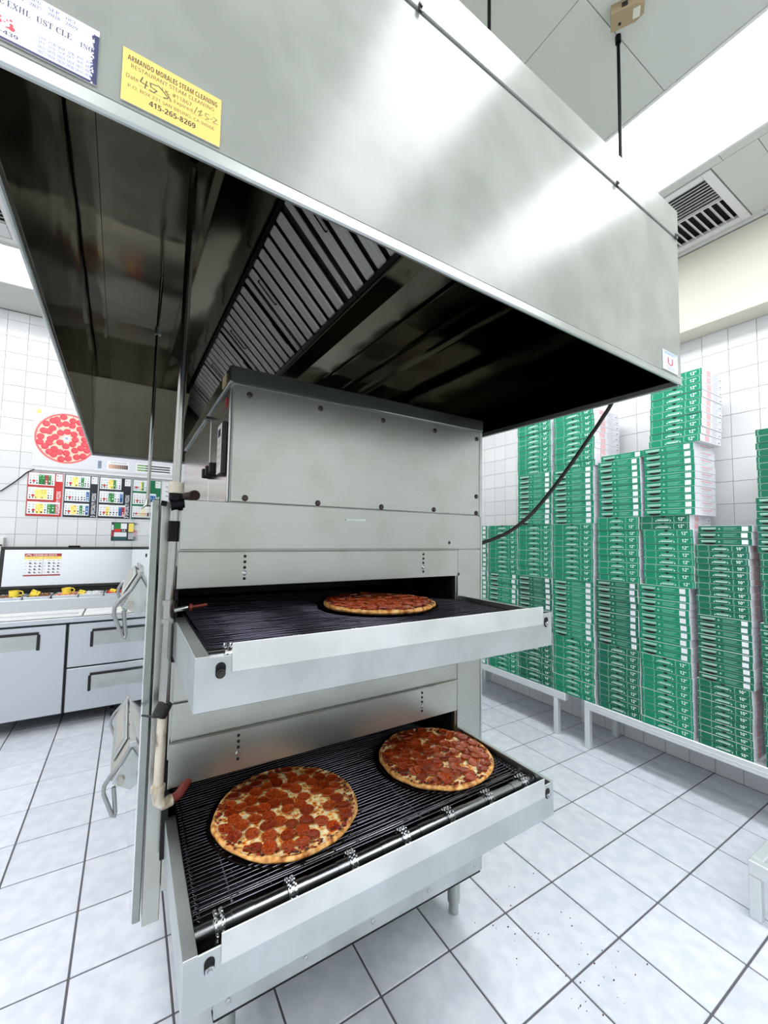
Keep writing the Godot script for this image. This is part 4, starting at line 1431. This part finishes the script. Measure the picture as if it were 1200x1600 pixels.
func benches_and_boxes() -> void:
	bench(-2.62, -0.812, 1.285, 1.70, 0.345, "long aluminium storage rack under the boxes nearest the oven, its end leg in view")
	bench(-0.652, 2.0, 1.285, 1.70, 0.345, "long aluminium storage rack under the boxes at the frame's edge, grooved front rail")
	bench(0.54, 1.7, 0.56, 1.05, 0.235, "low aluminium rack standing alone on the floor tiles, only a corner leg in view")
	var sides := [paper("box_side_a", side_print(false), 0.7), paper("box_side_b", side_print(true), 0.7)]
	var protos := {}
	var kinds := {"14": [0.352, 0.0444, 0.352], "12": [0.300, 0.0458, 0.300], "10": [0.262, 0.0383, 0.262], "s": [0.352, 0.0444, 0.352]}
	# z of the right edge at the bottom, groups of [boxes, flap side?, right edge shift, tint]
	var stacks := [
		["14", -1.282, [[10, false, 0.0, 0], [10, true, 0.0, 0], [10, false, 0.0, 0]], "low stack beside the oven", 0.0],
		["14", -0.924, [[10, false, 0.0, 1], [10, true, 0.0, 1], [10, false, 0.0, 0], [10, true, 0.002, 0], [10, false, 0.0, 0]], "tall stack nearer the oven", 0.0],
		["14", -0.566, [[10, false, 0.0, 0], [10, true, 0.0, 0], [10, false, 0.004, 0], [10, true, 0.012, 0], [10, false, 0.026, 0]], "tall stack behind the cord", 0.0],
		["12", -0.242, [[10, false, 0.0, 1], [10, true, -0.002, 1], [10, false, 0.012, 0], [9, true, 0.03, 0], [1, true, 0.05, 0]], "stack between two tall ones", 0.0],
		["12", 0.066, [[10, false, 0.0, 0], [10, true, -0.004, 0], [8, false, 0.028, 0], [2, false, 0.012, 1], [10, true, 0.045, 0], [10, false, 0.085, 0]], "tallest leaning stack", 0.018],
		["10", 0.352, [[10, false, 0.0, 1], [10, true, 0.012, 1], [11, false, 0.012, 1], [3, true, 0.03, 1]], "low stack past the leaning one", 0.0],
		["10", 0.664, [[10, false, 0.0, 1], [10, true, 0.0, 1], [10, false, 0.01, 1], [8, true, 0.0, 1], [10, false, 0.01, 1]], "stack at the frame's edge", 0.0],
	]
	var r := RandomNumberGenerator.new()
	r.seed = 99
	for s in stacks:
		var k: String = s[0]
		var dim: Array = kinds[k]
		var y := 0.3455
		var idx := 0
		var total := 0
		for g in s[2]: total += g[0]
		for g in s[2]:
			var key := "%s_%s_%d" % [k, g[1], g[3]]
			if not protos.has(key):
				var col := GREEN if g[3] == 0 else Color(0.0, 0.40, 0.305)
				var fm := paper("box_front_" + key, front_print(k + "\"", g[1], col, dim[0], dim[1]), 0.8)
				protos[key] = make_box(dim[0], dim[1], dim[2], fm, sides[1 if g[1] else 0], g[1])
			for i in g[0]:
				idx += 1
				var b: Node3D = protos[key].duplicate()
				b.name = numbered("pizza_box")
				add_child(b, true)
				var zz: float = s[1] + g[2] + s[4] * (float(i) / 10.0 if idx > 40 else 0.0) - dim[0] / 2
				b.position = Vector3(1.2905 + dim[2] / 2 + r.randf_range(-0.003, 0.003), y, zz + r.randf_range(-0.0028, 0.0028))
				b.rotation.y = r.randf_range(-0.008, 0.008)
				var from_top := total - idx + 1
				var where := "topmost pizza box" if from_top == 1 else ("bottom pizza box" if idx == 1 else (ordinal(from_top) + " pizza box from the top" if from_top <= 25 else ordinal(idx) + " pizza box from the bottom"))
				tag(b, "%s, %s-inch, green, %s" % [where, k, s[3]], "pizza box", "green pizza boxes, " + s[3])
				y += dim[1] + 0.0005
	for p in protos.values(): p.free()
	# the stack half hidden behind the oven
	var fm := paper("box_front_hidden", front_print("14\"", true, GREEN, 0.352, 0.0444), 0.5)
	var pr := make_box(0.352, 0.0444, 0.352, fm, sides[1], true)
	for i in 30:
		var b: Node3D = pr.duplicate()
		b.name = numbered("pizza_box")
		if i > 12 and i < 29 or i > 29: pass
		add_child(b, true)
		b.position = Vector3(1.2905 + 0.176 + r.randf_range(-0.004, 0.004), 0.3455 + i * 0.0449, -1.83 + r.randf_range(-0.006, 0.006))
		b.rotation.y = r.randf_range(-0.01, 0.01)
		var w2 := ordinal(30 - i) + " box from the top" if i >= 10 else (ordinal(i + 1) + " box from the bottom")
		tag(b, "%s, green pizza boxes, stack hidden behind the oven" % w2, "pizza box", "green pizza boxes, stack behind the oven")
	pr.free()

# ------------------------------------------------------------------ prep table at the back wall
func prep_table() -> void:
	var t := thing("prep_table", "stainless steel refrigerated prep table with open lid against the back wall", "prep table", Vector3(-1.9, 0, -3.3))
	var x0 := -2.70
	var x1 := -1.05
	var zf := -2.92
	var zb := -3.68
	var st := mb()
	bb(st, x0, x1, 0.13, 0.835, zb, zf - 0.03, 0.003)
	ow("body", st, M.steel_prep, t)
	st = mb()
	bb(st, x0 + 0.01, x1 - 0.01, 0.115, 0.13, zb + 0.02, zf - 0.05, 0.001)
	bb(st, x0 + 0.004, x1 - 0.004, 0.12, 0.83, zf - 0.032, zf - 0.026, 0.001)
	ow("gasket", st, M.black, t)
	# door on the left, drawers on the right
	st = mb()
	bb(st, x0 + 0.004, -2.118, 0.125, 0.822, zf - 0.025, zf, 0.004)
	var door := ow("door", st, M.steel_prep, t)
	handle(door, x0 + 0.10, -2.287, 0.772, 0.640, zf, false)
	for y in [[0.478, 0.822], [0.125, 0.466]]:
		st = mb()
		bb(st, -2.100, -1.50, y[0], y[1], zf - 0.025, zf, 0.004)
		var dr := ow("drawer", st, M.steel_prep, t)
		handle(dr, -1.65, -1.945, y[1] - 0.060, y[1] - 0.195, zf, true)
	st = mb()
	bb(st, x0, x1, 0.838, 0.876, zf - 0.20, zf + 0.012, 0.003)
	ow("worktop", st, M.steel_prep, t)
	st = mb()
	bb(st, x0 + 0.02, -2.02, 0.878, 0.898, -3.20, zf - 0.012, 0.004)
	var cb := ow("cutting_board", st, M.cutting_board, t)
	st = mb()
	bb(st, -2.01, x1 - 0.02, 0.878, 0.898, -3.20, zf - 0.012, 0.004)
	ow("cutting_board", st, M.cutting_board, t)
	st = mb()
	bb(st, x0 + 0.06, -2.05, 0.8985, 0.904, -3.0, -2.945, 0.002)
	ob("knife_rail", st, M.steel_prep, cb)
	st = mb()
	bb(st, x0 + 0.02, x1 - 0.02, 0.876, 0.997, -3.235, -3.205, 0.003)
	bb(st, x0, x1, 0.835, 0.94, zb, -3.235, 0.002)
	bb(st, x0, x0 + 0.02, 0.94, 0.999, zb, -3.21, 0.002)
	bb(st, x1 - 0.02, x1, 0.94, 0.999, zb, -3.21, 0.002)
	ow("pan_rail", st, M.steel_prep, t)
	# open lid, leaning back
	var lx := Transform3D(Basis(Vector3.RIGHT, -0.16), Vector3(0, 1.055, -3.50))
	st = mb()
	bb(st, x0 + 0.05, x1 - 0.05, 0.022, 0.365, -0.012, 0.0, 0.002, lx)
	var lid := ow("lid", st, M.steel_prep, t)
	st = mb()
	bb(st, x0 + 0.03, x1 - 0.03, 0.0, 0.030, -0.03, 0.012, 0.005, lx)
	bb(st, x0 + 0.03, x1 - 0.03, 0.352, 0.378, -0.016, 0.006, 0.004, lx)
	bb(st, x0 + 0.03, x0 + 0.058, 0.030, 0.352, -0.016, 0.006, 0.004, lx)
	bb(st, x1 - 0.058, x1 - 0.03, 0.030, 0.352, -0.016, 0.006, 0.004, lx)
	ob("lid_seal", st, M.black, lid)
	st = mb()
	bb(st, -2.20, -2.11, 0.372, 0.388, -0.012, 0.014, 0.004, lx)
	ob("lid_grip", st, M.dark_steel, lid)
	st = mb()
	bb(st, x0 + 0.03, x1 - 0.03, 0.93, 1.06, -3.53, -3.50, 0.003)
	ow("lid_hinge", st, M.black, t)
	var im := canvas(520, 400, Color(0.90, 0.91, 0.93))
	rect(im, 0, 0, 520, 52, Color(0.60, 0.08, 0.10))
	rect(im, 0, 376, 520, 24, Color(0.60, 0.08, 0.10))
	rect(im, 0, 52, 520, 54, Color(0.97, 0.85, 0.45))
	rect(im, 258, 52, 4, 324, Color(0.3, 0.3, 0.32))
	write(im, "CRUMBLED MEATS", 120, 10, 330, 34, Color(0.97, 0.92, 0.90))
	for k in 9: disc(im, 20 + k * 9, 34 - 14 * sin(PI * k / 8.0), 7, Color(0.97, 0.92, 0.90))
	for cx in [0, 262]:
		for rr in 4:
			rect(im, cx + 14, 168 + rr * 54, 26, 8, Color(0.6, 0.6, 0.62))
			for cc in 3:
				disc(im, cx + 84 + cc * 66, 172 + rr * 54, 15 - (cc + rr) % 3 * 3, Color(0.22, 0.24, 0.26))
				rect(im, cx + 78 + cc * 66, 178 + rr * 54, 36, 8, Color(0.22, 0.24, 0.26))
		for cc in 3: rect(im, cx + 66 + cc * 66, 122, 40, 7, Color(0.55, 0.5, 0.4))
		rect(im, cx + 40, 72, 160, 10, Color(0.80, 0.66, 0.25))
	var sh := plate(lid, "portion_chart", "red and yellow CRUMBLED MEATS portion chart", 0, 0, 0.262, 0.202, shrink(im), 0.0, 0.0008)
	sh.transform = lx * Transform3D(Basis.IDENTITY, Vector3(-2.375, 0.215, 0.0008))
	# feet
	for x in [x0 + 0.1, -1.78, x1 - 0.1]:
		for z in [zf - 0.12, zb + 0.1]:
			st = mb()
			rod(st, Vector3(x - 0.014, 0.045, z), Vector3(x + 0.014, 0.045, z), 0.045, 16)
			bb(st, x - 0.024, x + 0.024, 0.05, 0.118, z - 0.02, z + 0.02, 0.004)
			ow("caster", st, M.rubber, t)
	# food pans in the rail and the cups lying in them
	var px := [-2.545, -2.36, -2.17, -1.985, -1.80, -1.64, -1.46, -1.28]
	var fills := ["filling_meat", "filling_meat", "filling_ham", "carton_white", "filling_red", "filling_ham", "filling_meat", "filling_red"]
	var what := ["crumbled meat, under a tall yellow cup", "crumbled meat, under a tipped yellow cup", "pale ham pieces, under the yellow cup with a raised handle", "white cheese, holding a yellow scoop", "red topping, beside the oven's side door", "", "", ""]
	for k in 5:
		var p := thing("food_pan", "steel food pan of " + what[k], "food pan", Vector3(px[k], 0.9405, -3.35), "food pans in the prep table rail")
		st = mb()
		var w := 0.166
		for s in [-1, 1]:
			bb(st, s * (w / 2) - 0.006, s * (w / 2) + 0.006, 0.001, 0.078, -0.12, 0.115, 0.002)
			bb(st, -w / 2, w / 2, 0.001, 0.078, s * 0.117 - 0.004, s * 0.117 + 0.004, 0.002)
		bb(st, -w / 2, w / 2, 0.0006, 0.004, -0.12, 0.115, 0.001)
		ob("pan_body", st, M.steel_prep, p)
		st = mb()
		for i in 170:
			var r2 := rng.randf_range(0.006, 0.012)
			lathe(st, [Vector2(r2, -r2 * 0.5), Vector2(r2, r2 * 0.4), Vector2(0, r2)], 6, Transform3D(Basis.from_euler(Vector3(rng.randf(), rng.randf() * 6, rng.randf())), Vector3(rng.randf_range(-0.065, 0.065), 0.068 + rng.randf_range(-0.006, 0.010), rng.randf_range(-0.10, 0.10))))
		bb(st, -0.075, 0.075, 0.005, 0.066, -0.112, 0.112, 0.0)
		ob("topping", st, M[fills[k]], p).set_meta("kind", "stuff")
	var cups := [[-2.515, 0.998, -3.285, 0.0, 0.034, "yellow cup with its handle to the right, standing in the leftmost meat pan"], [-2.352, 1.008, -3.285, 1.0, 0.034, "yellow cup lying tipped over in the second meat pan"], [-2.165, 1.003, -3.30, 0.1, 0.033, "yellow cup standing on the ham, handle raised"], [-2.035, 1.004, -3.31, 1.2, 0.026, "small yellow scoop lying in the cheese pan"], [-1.80, 1.004, -3.29, 1.3, 0.027, "small yellow scoop lying in the red topping"]]
	for c in cups:
		var p := thing("measuring_cup", c[5], "cup", Vector3(c[0], c[1] + 0.014, c[2]), "yellow cups in the food pans")
		p.rotation = Vector3(c[3] * 0.8, -c[3] * 0.5, c[3])
		var q: float = c[4]
		st = mb()
		lathe(st, [Vector2(0, 0), Vector2(q * 0.85, 0), Vector2(q * 0.92, 0.004), Vector2(q, q * 1.7), Vector2(q * 1.06, q * 1.72), Vector2(q * 0.95, q * 1.7), Vector2(q * 0.86, 0.006), Vector2(0, 0.006)], 24)
		ob("cup_body", st, M.yellow_plastic, p)
		st = mb()
		tube(st, [Vector3(q * 0.92, q * 0.5, 0), Vector3(q * 1.5, q * 0.55, 0), Vector3(q * 1.75, q * 1.0, 0), Vector3(q * 1.5, q * 1.5, 0), Vector3(q * 0.95, q * 1.55, 0)], q * 0.14, 8)
		ob("handle", st, M.yellow_plastic, p)

func handle(parent: Node3D, xa: float, xb: float, y0: float, y1: float, z: float, flip: bool) -> void:
	# black angled pull: a long bar along the top, turned down at one end, over a recess
	var st := mb()
	bb(st, minf(xa, xb), maxf(xa, xb), y0 - 0.010, y0 + 0.010, z, z + 0.010, 0.003)
	bb(st, xb - 0.010, xb + 0.010, y1, y0 - 0.010, z, z + 0.010, 0.003)
	ob("handle", st, M.black, parent)
	st = mb()
	var a := xb + (0.012 if flip else -0.012)
	bb(st, minf(xa, a), maxf(xa, a), y1 + 0.01, y0 - 0.012, z, z + 0.0015, 0.0005)
	ob("handle_recess", st, M.steel, parent)

# ------------------------------------------------------------------ posters, charts and cables on the back wall
func board(label: String, cx: float, cy: float, w: float, h: float, im: Image, called := "menu_chart", group := "") -> void:
	var t := thing(called, label, "chart" if called != "poster" else "poster", Vector3(cx, cy, WALL_Z + 0.002), group)
	plate(t, "print", "", 0, 0, w, h, shrink(im), 0.0, 0.0015)

func chart(im: Image, x: float, y: float, w: float, h: float, r: RandomNumberGenerator, cols: Array) -> void:
	rect(im, x, y, w, h, Color(0.92, 0.93, 0.94))
	rect(im, x + w * 0.34, y + 4, w * 0.3, 4, Color(0.55, 0.5, 0.45))
	var n := 8
	for k in n:
		var c: Color = cols[k]
		var cx := x + 8 + k * (w - 16) / n
		var cw := (w - 16) / n
		if c.a > 0.5 and c != Color.WHITE: rect(im, cx, y + h * 0.16, cw, h * 0.78, c)
		for j in 4:
			var dark := Color(0.12, 0.12, 0.14) if j >= 2 else Color(0.5, 0.5, 0.5)
			rect(im, cx + cw * 0.3, y + h * (0.22 + j * 0.19), cw * (0.25 + 0.25 * r.randf()), h * (0.05 + 0.07 * (1 if j >= 2 else 0)), dark if c == Color.WHITE or r.randf() < 0.5 else Color(0.95, 0.95, 0.9))
	for j in 1: disc(im, x + 8 + (w - 16) / n * 1.5, y + h * 0.68, h * 0.10, Color(0.80, 0.16, 0.16))

func wall_posters() -> void:
	var r := RandomNumberGenerator.new()
	r.seed = 17
	var wt := Color.WHITE
	var ye := Color(0.98, 0.88, 0.42)
	var gn := Color(0.10, 0.52, 0.22)
	var bl := Color(0.10, 0.40, 0.68)
	var rd := Color(0.66, 0.12, 0.14)
	var mr := Color(0.60, 0.12, 0.16)
	var nv := Color(0.06, 0.08, 0.14)
	# four portion charts in a row
	var defs := [
		["red and white portion chart, first in the row on the back wall", -2.416, 0.268, Color(0.70, 0.12, 0.12), [[wt, wt, wt, gn, gn, rd, gn, wt], [wt, wt, ye, ye, ye, ye, wt, wt], [wt, wt, ye, ye, wt, gn, gn, rd]], [1.0, 0.98, 1.24], Color(0.80, 0.13, 0.12)],
		["black portion chart second in the row, its blocks mostly white and yellow", -2.141, 0.272, nv, [[wt, wt, ye, ye, wt, gn, wt, wt], [wt, wt, wt, wt, wt, wt, wt, bl], [wt, wt, ye, ye, wt, gn, wt, bl]], [1.0, 1.0, 1.0], nv],
		["black portion chart third in the row, green block in its middle", -1.863, 0.280, nv, [[wt, wt, wt, ye, ye, gn, wt, wt], [wt, wt, wt, gn, gn, wt, wt, bl], [wt, wt, ye, wt, wt, wt, bl, rd]], [0.9, 1.0, 1.12], nv],
		["green portion chart fourth in the row, partly behind the thin conduit", -1.585, 0.266, Color(0.03, 0.42, 0.26), [[wt, wt, wt, wt, ye, gn, wt, wt], [wt, wt, wt, wt, wt, wt, bl, bl], [wt, wt, wt, wt, ye, gn, wt, wt]], [0.66, 1.1, 1.0], Color(0.03, 0.42, 0.26)],
	]
	for d in defs:
		var im := canvas(560, 860, d[3])
		rect(im, 0, 0, 560, 8, Color(0.75, 0.75, 0.76))
		rect(im, 0, 0, 8, 860, Color(0.75, 0.75, 0.76))
		rect(im, 552, 0, 8, 860, Color(0.75, 0.75, 0.76))
		rect(im, 440, 180, 112, 640, d[6])
		for k in 3: chart(im, 22, 16 + k * 282, 400 * d[5][k], 240, r, d[4][k])
		rect(im, 440, 18, 104, 150, Color(0.92, 0.93, 0.94))
		disc(im, 468, 60, 10, Color(0.2, 0.2, 0.2))
		disc(im, 468, 120, 8, Color(0.8, 0.2, 0.2))
		for k in 4: rect(im, 490, 52 + k * 22, 40, 4, Color(0.6, 0.6, 0.6))
		write(im, "SPECIALTY PIZZAS", 462, 360, 68, 430, Color(0.93, 0.94, 0.95), true, "Droid Sans", 1)
		if d[3] == nv: for k in 12: disc(im, 462 + k * 6, 836 - 12 * sin(PI * k / 11.0), 8, Color(0.9, 0.9, 0.92))
		board(d[0], d[1], 1.918, d[2], 0.416, im, "menu_chart", "portion charts on the back wall")
	# small reminder card under the row
	var im := canvas(480, 420, Color(0.14, 0.15, 0.18))
	rect(im, 52, 24, 120, 130, gn)
	rect(im, 172, 24, 110, 130, Color(0.92, 0.93, 0.94))
	rect(im, 52, 154, 120, 70, Color(0.86, 0.14, 0.14))
	write(im, "LG", 196, 168, 60, 44, Color(0.93, 0.94, 0.95))
	rect(im, 52, 230, 230, 100, Color(0.90, 0.91, 0.93))
	rect(im, 40, 335, 250, 70, Color(0.10, 0.32, 0.34))
	rect(im, 312, 20, 130, 200, ye)
	rect(im, 312, 240, 150, 150, Color(0.70, 0.72, 0.74))
	rect(im, 8, 60, 32, 120, Color(0.90, 0.91, 0.93))
	rect(im, 8, 200, 32, 120, Color(0.7, 0.12, 0.14))
	board("small dark card with green, red and yellow blocks under the chart row", -1.765, 1.580, 0.225, 0.186, im, "menu_chart")
	# pizza building poster above the row
	im = canvas(1400, 680, Color(0.86, 0.87, 0.90))
	disc(im, 292, 340, 292, Color(0.90, 0.80, 0.76))
	disc(im, 292, 340, 286, Color(0.88, 0.42, 0.42))
	disc(im, 292, 340, 268, Color(0.95, 0.80, 0.72))
	for k in 46:
		var ring := 0 if k < 8 else (1 if k < 24 else 2)
		var n: int = [8, 16, 22][ring]
		var a := TAU * k / n + ring * 0.3
		var rad: float = [90.0, 160.0, 232.0][ring] + r.randf_range(-20, 16)
		a += r.randf_range(-0.08, 0.08)
		disc(im, 292 + cos(a) * rad, 340 + sin(a) * rad, 34, Color(0.86, 0.22, 0.27))
		disc(im, 292 + cos(a) * rad + 4, 340 + sin(a) * rad - 5, 24, Color(0.91, 0.31, 0.35))
	for k in 8:
		var a := TAU * k / 8.0 + 0.2
		stroke(im, Vector2(292, 340) + Vector2(cos(a), sin(a)) * 50, Vector2(292, 340) + Vector2(cos(a), sin(a)) * 280, 2, Color(0.70, 0.25, 0.26))
	disc(im, 292, 340, 32, Color(0.88, 0.88, 0.93))
	for k in 2: rect(im, 276 + k * 6, 330 + k * 12, 30 - k * 10, 7, Color(0.35, 0.4, 0.6))
	disc(im, 34, 66, 22, Color(0.92, 0.84, 0.44))
	rect(im, 600, 560, 36, 90, Color(0.50, 0.54, 0.60))
	rect(im, 690, 548, 220, 110, Color(0.93, 0.93, 0.94))
	for k in 9: rect(im, 706 + k * 22, 590, 20, 50, Color(0.90, 0.70, 0.56).lerp(Color(0.25, 0.2, 0.2), k / 9.0))
	write(im, "Proper Color Guide", 730, 556, 160, 22, Color(0.4, 0.4, 0.42), false)
	rect(im, 985, 548, 400, 110, Color(0.93, 0.93, 0.94))
	for k in 3: rect(im, 1000, 566 + k * 30, 360, 14, Color(0.07, 0.10, 0.08))
	for k in 3: rect(im, 1000, 566 + k * 30, 90, 14, Color(0.35, 0.62, 0.16))
	board("white poster with a round picture of a pepperoni pizza, above the chart row", -1.935, 2.468, 1.18, 0.575, im, "poster")
	# white ledge between poster and charts
	var t := thing("poster_rail", "long white rail fixed to the tiles between the pizza poster and the charts", "rail", Vector3(-1.93, 2.155, WALL_Z + 0.012))
	var st := mb()
	bb(st, -0.57, 0.59, -0.013, 0.013, -0.011, 0.012, 0.003)
	bb(st, -0.57, 0.59, 0.010, 0.017, 0.006, 0.016, 0.002)
	ob("rail", st, M.white_plastic, t)
	# black wire to the left
	st = mb()
	var c := [Vector3(-2.49, 2.152, WALL_Z + 0.014), Vector3(-2.55, 2.115, WALL_Z + 0.012), Vector3(-2.63, 2.02, WALL_Z + 0.012), Vector3(-2.72, 1.93, WALL_Z + 0.012), Vector3(-2.90, 1.86, WALL_Z + 0.012), Vector3(-3.2, 1.83, WALL_Z + 0.012)]
	tube(st, c, 0.005, 8)
	mi("wire", st.commit(), M.rubber, self)
	tag(get_child(get_child_count() - 1), "thin black wire running down the tiles from the white rail", "wire")
	# menus' paper tags to the right
	im = canvas(200, 240, Color(0.90, 0.90, 0.92))
	for k in 3: rect(im, 40, 60 + k * 60, 110, 12, Color(0.55, 0.55, 0.58))
	board("plain white note behind the gas pipe, right of the green chart", -1.36, 2.02, 0.17, 0.2, im, "menu_chart")
	# white panel at the left end of the prep table
	t = thing("wall_panel", "white panel on the tiles beyond the left end of the open lid", "panel", Vector3(-2.93, 1.27, WALL_Z + 0.04))
	st = mb()
	bb(st, -0.28, 0.26, -0.24, 0.24, -0.039, 0.03, 0.004)
	ob("panel_body", st, M.white_metal, t)
	st = mb()
	rod(st, Vector3(0.245, 0.17, 0.03), Vector3(0.245, 0.17, 0.042), 0.008, 10)
	ob("knob", st, M.bolt, t)

# ------------------------------------------------------------------ things on the ceiling
func ceiling_bits() -> void:
	var t := thing("air_vent", "square ceiling air vent with dark slots in two directions beside the hood corner", "air vent", Vector3(1.20, CEIL, 0.08))
	vent(t)
	var v := thing("air_vent", "white ceiling air vent left of the hood, above the prep table side", "air vent", Vector3(-2.76, CEIL, -2.22))
	vent(v)
	# beige sensor box next to the hanger rod
	t = thing("sensor_box", "beige box on the ceiling beside the hanger rod, with a small pale label", "sensor", Vector3(-0.185, CEIL, 0.505))
	t.rotation.y = 0.55
	var st := mb()
	prism(st, PackedVector2Array([Vector2(-0.032, -0.055), Vector2(0.032, -0.055), Vector2(0.032, 0.03), Vector2(0.016, 0.055), Vector2(-0.016, 0.055), Vector2(-0.032, 0.03)]), 0.0, 0.04, Transform3D(Basis(Vector3.RIGHT, PI / 2), Vector3.ZERO))
	ob("case", st, M.beige_plastic, t)
	st = mb()
	bb(st, -0.018, 0.018, -0.0415, -0.040, 0.018, 0.042, 0.0004)
	ob("label_tag", st, M.plaster, t)
	st = mb()
	rod(st, Vector3(0.012, -0.039, -0.025), Vector3(0.012, -0.043, -0.025), 0.005, 10)
	bb(st, -0.034, -0.0315, -0.03, -0.012, -0.02, 0.0, 0.0004)
	ob("port", st, M.black, t)

func floor_crumbs() -> void:
	var st := mb()
	var r := RandomNumberGenerator.new()
	r.seed = 5
	for k in 60:
		var c := Vector3(r.randf_range(-0.45, 0.0), 0.0005, r.randf_range(-0.1, 0.45))
		var q := r.randf_range(0.0008, 0.0026)
		lathe(st, [Vector2(q, 0.0), Vector2(q * 0.8, q * 0.7), Vector2(0, q)], 6, Transform3D(Basis(Vector3.UP, r.randf() * 6).scaled(Vector3(r.randf_range(1, 2), 1, 1)), c))
	var o := ob("crumbs", st, M.burnt, self)
	tag(o, "scatter of tiny dark crumbs on the floor tiles beside the oven's front leg", "crumbs", "", "stuff")

func vent(t: Node3D) -> void:
	var s := 0.295
	var st := mb()
	for k in [-1, 1]:
		bb(st, -s, s, -0.006, 0.02, k * (s - 0.022) - 0.022, k * (s - 0.022) + 0.022, 0.002)
		bb(st, k * (s - 0.022) - 0.022, k * (s - 0.022) + 0.022, -0.006, 0.02, -s + 0.044, s - 0.044, 0.002)
	ob("frame", st, M.white_metal, t)
	st = mb()
	bb(st, -s + 0.02, s - 0.02, 0.026, 0.03, -s + 0.02, s - 0.02, 0.0)
	ob("duct", st, M.soot_and_shade, t)
	var tilt := Basis(Vector3.FORWARD, 0.6)
	var i := s - 0.046
	for k in 9:
		st = mb()
		var x := -i + 0.012 + k * 0.0275
		bx(st, Vector3.ZERO, Vector3(0.004, 0.02, i * 2 - 0.16), 0.0008, Transform3D(tilt, Vector3(x, 0.006, 0.08)))
		ob("louvre", st, M.white_metal, t)
	for k in 8:
		st = mb()
		var z := -i + 0.16 + 0.02 + k * 0.0415
		bx(st, Vector3.ZERO, Vector3(i - 0.012, 0.004, 0.022), 0.0008, Transform3D(Basis(Vector3.RIGHT, 0.7), Vector3(i / 2 + 0.004, 0.006, z)))
		ob("louvre", st, M.white_metal, t)
	for k in 6:
		st = mb()
		var z := -i + 0.012 + k * 0.025
		bx(st, Vector3.ZERO, Vector3(i * 2 - 0.01, 0.004, 0.024), 0.0008, Transform3D(Basis(Vector3.RIGHT, -0.35), Vector3(0, 0.008, z)))
		ob("louvre", st, M.white_metal, t)
	st = mb()
	bb(st, -0.004, 0.004, -0.002, 0.016, -i + 0.155, i, 0.001)
	bb(st, -i, i, -0.002, 0.016, -i + 0.152, -i + 0.160, 0.001)
	ob("divider", st, M.white_metal, t)
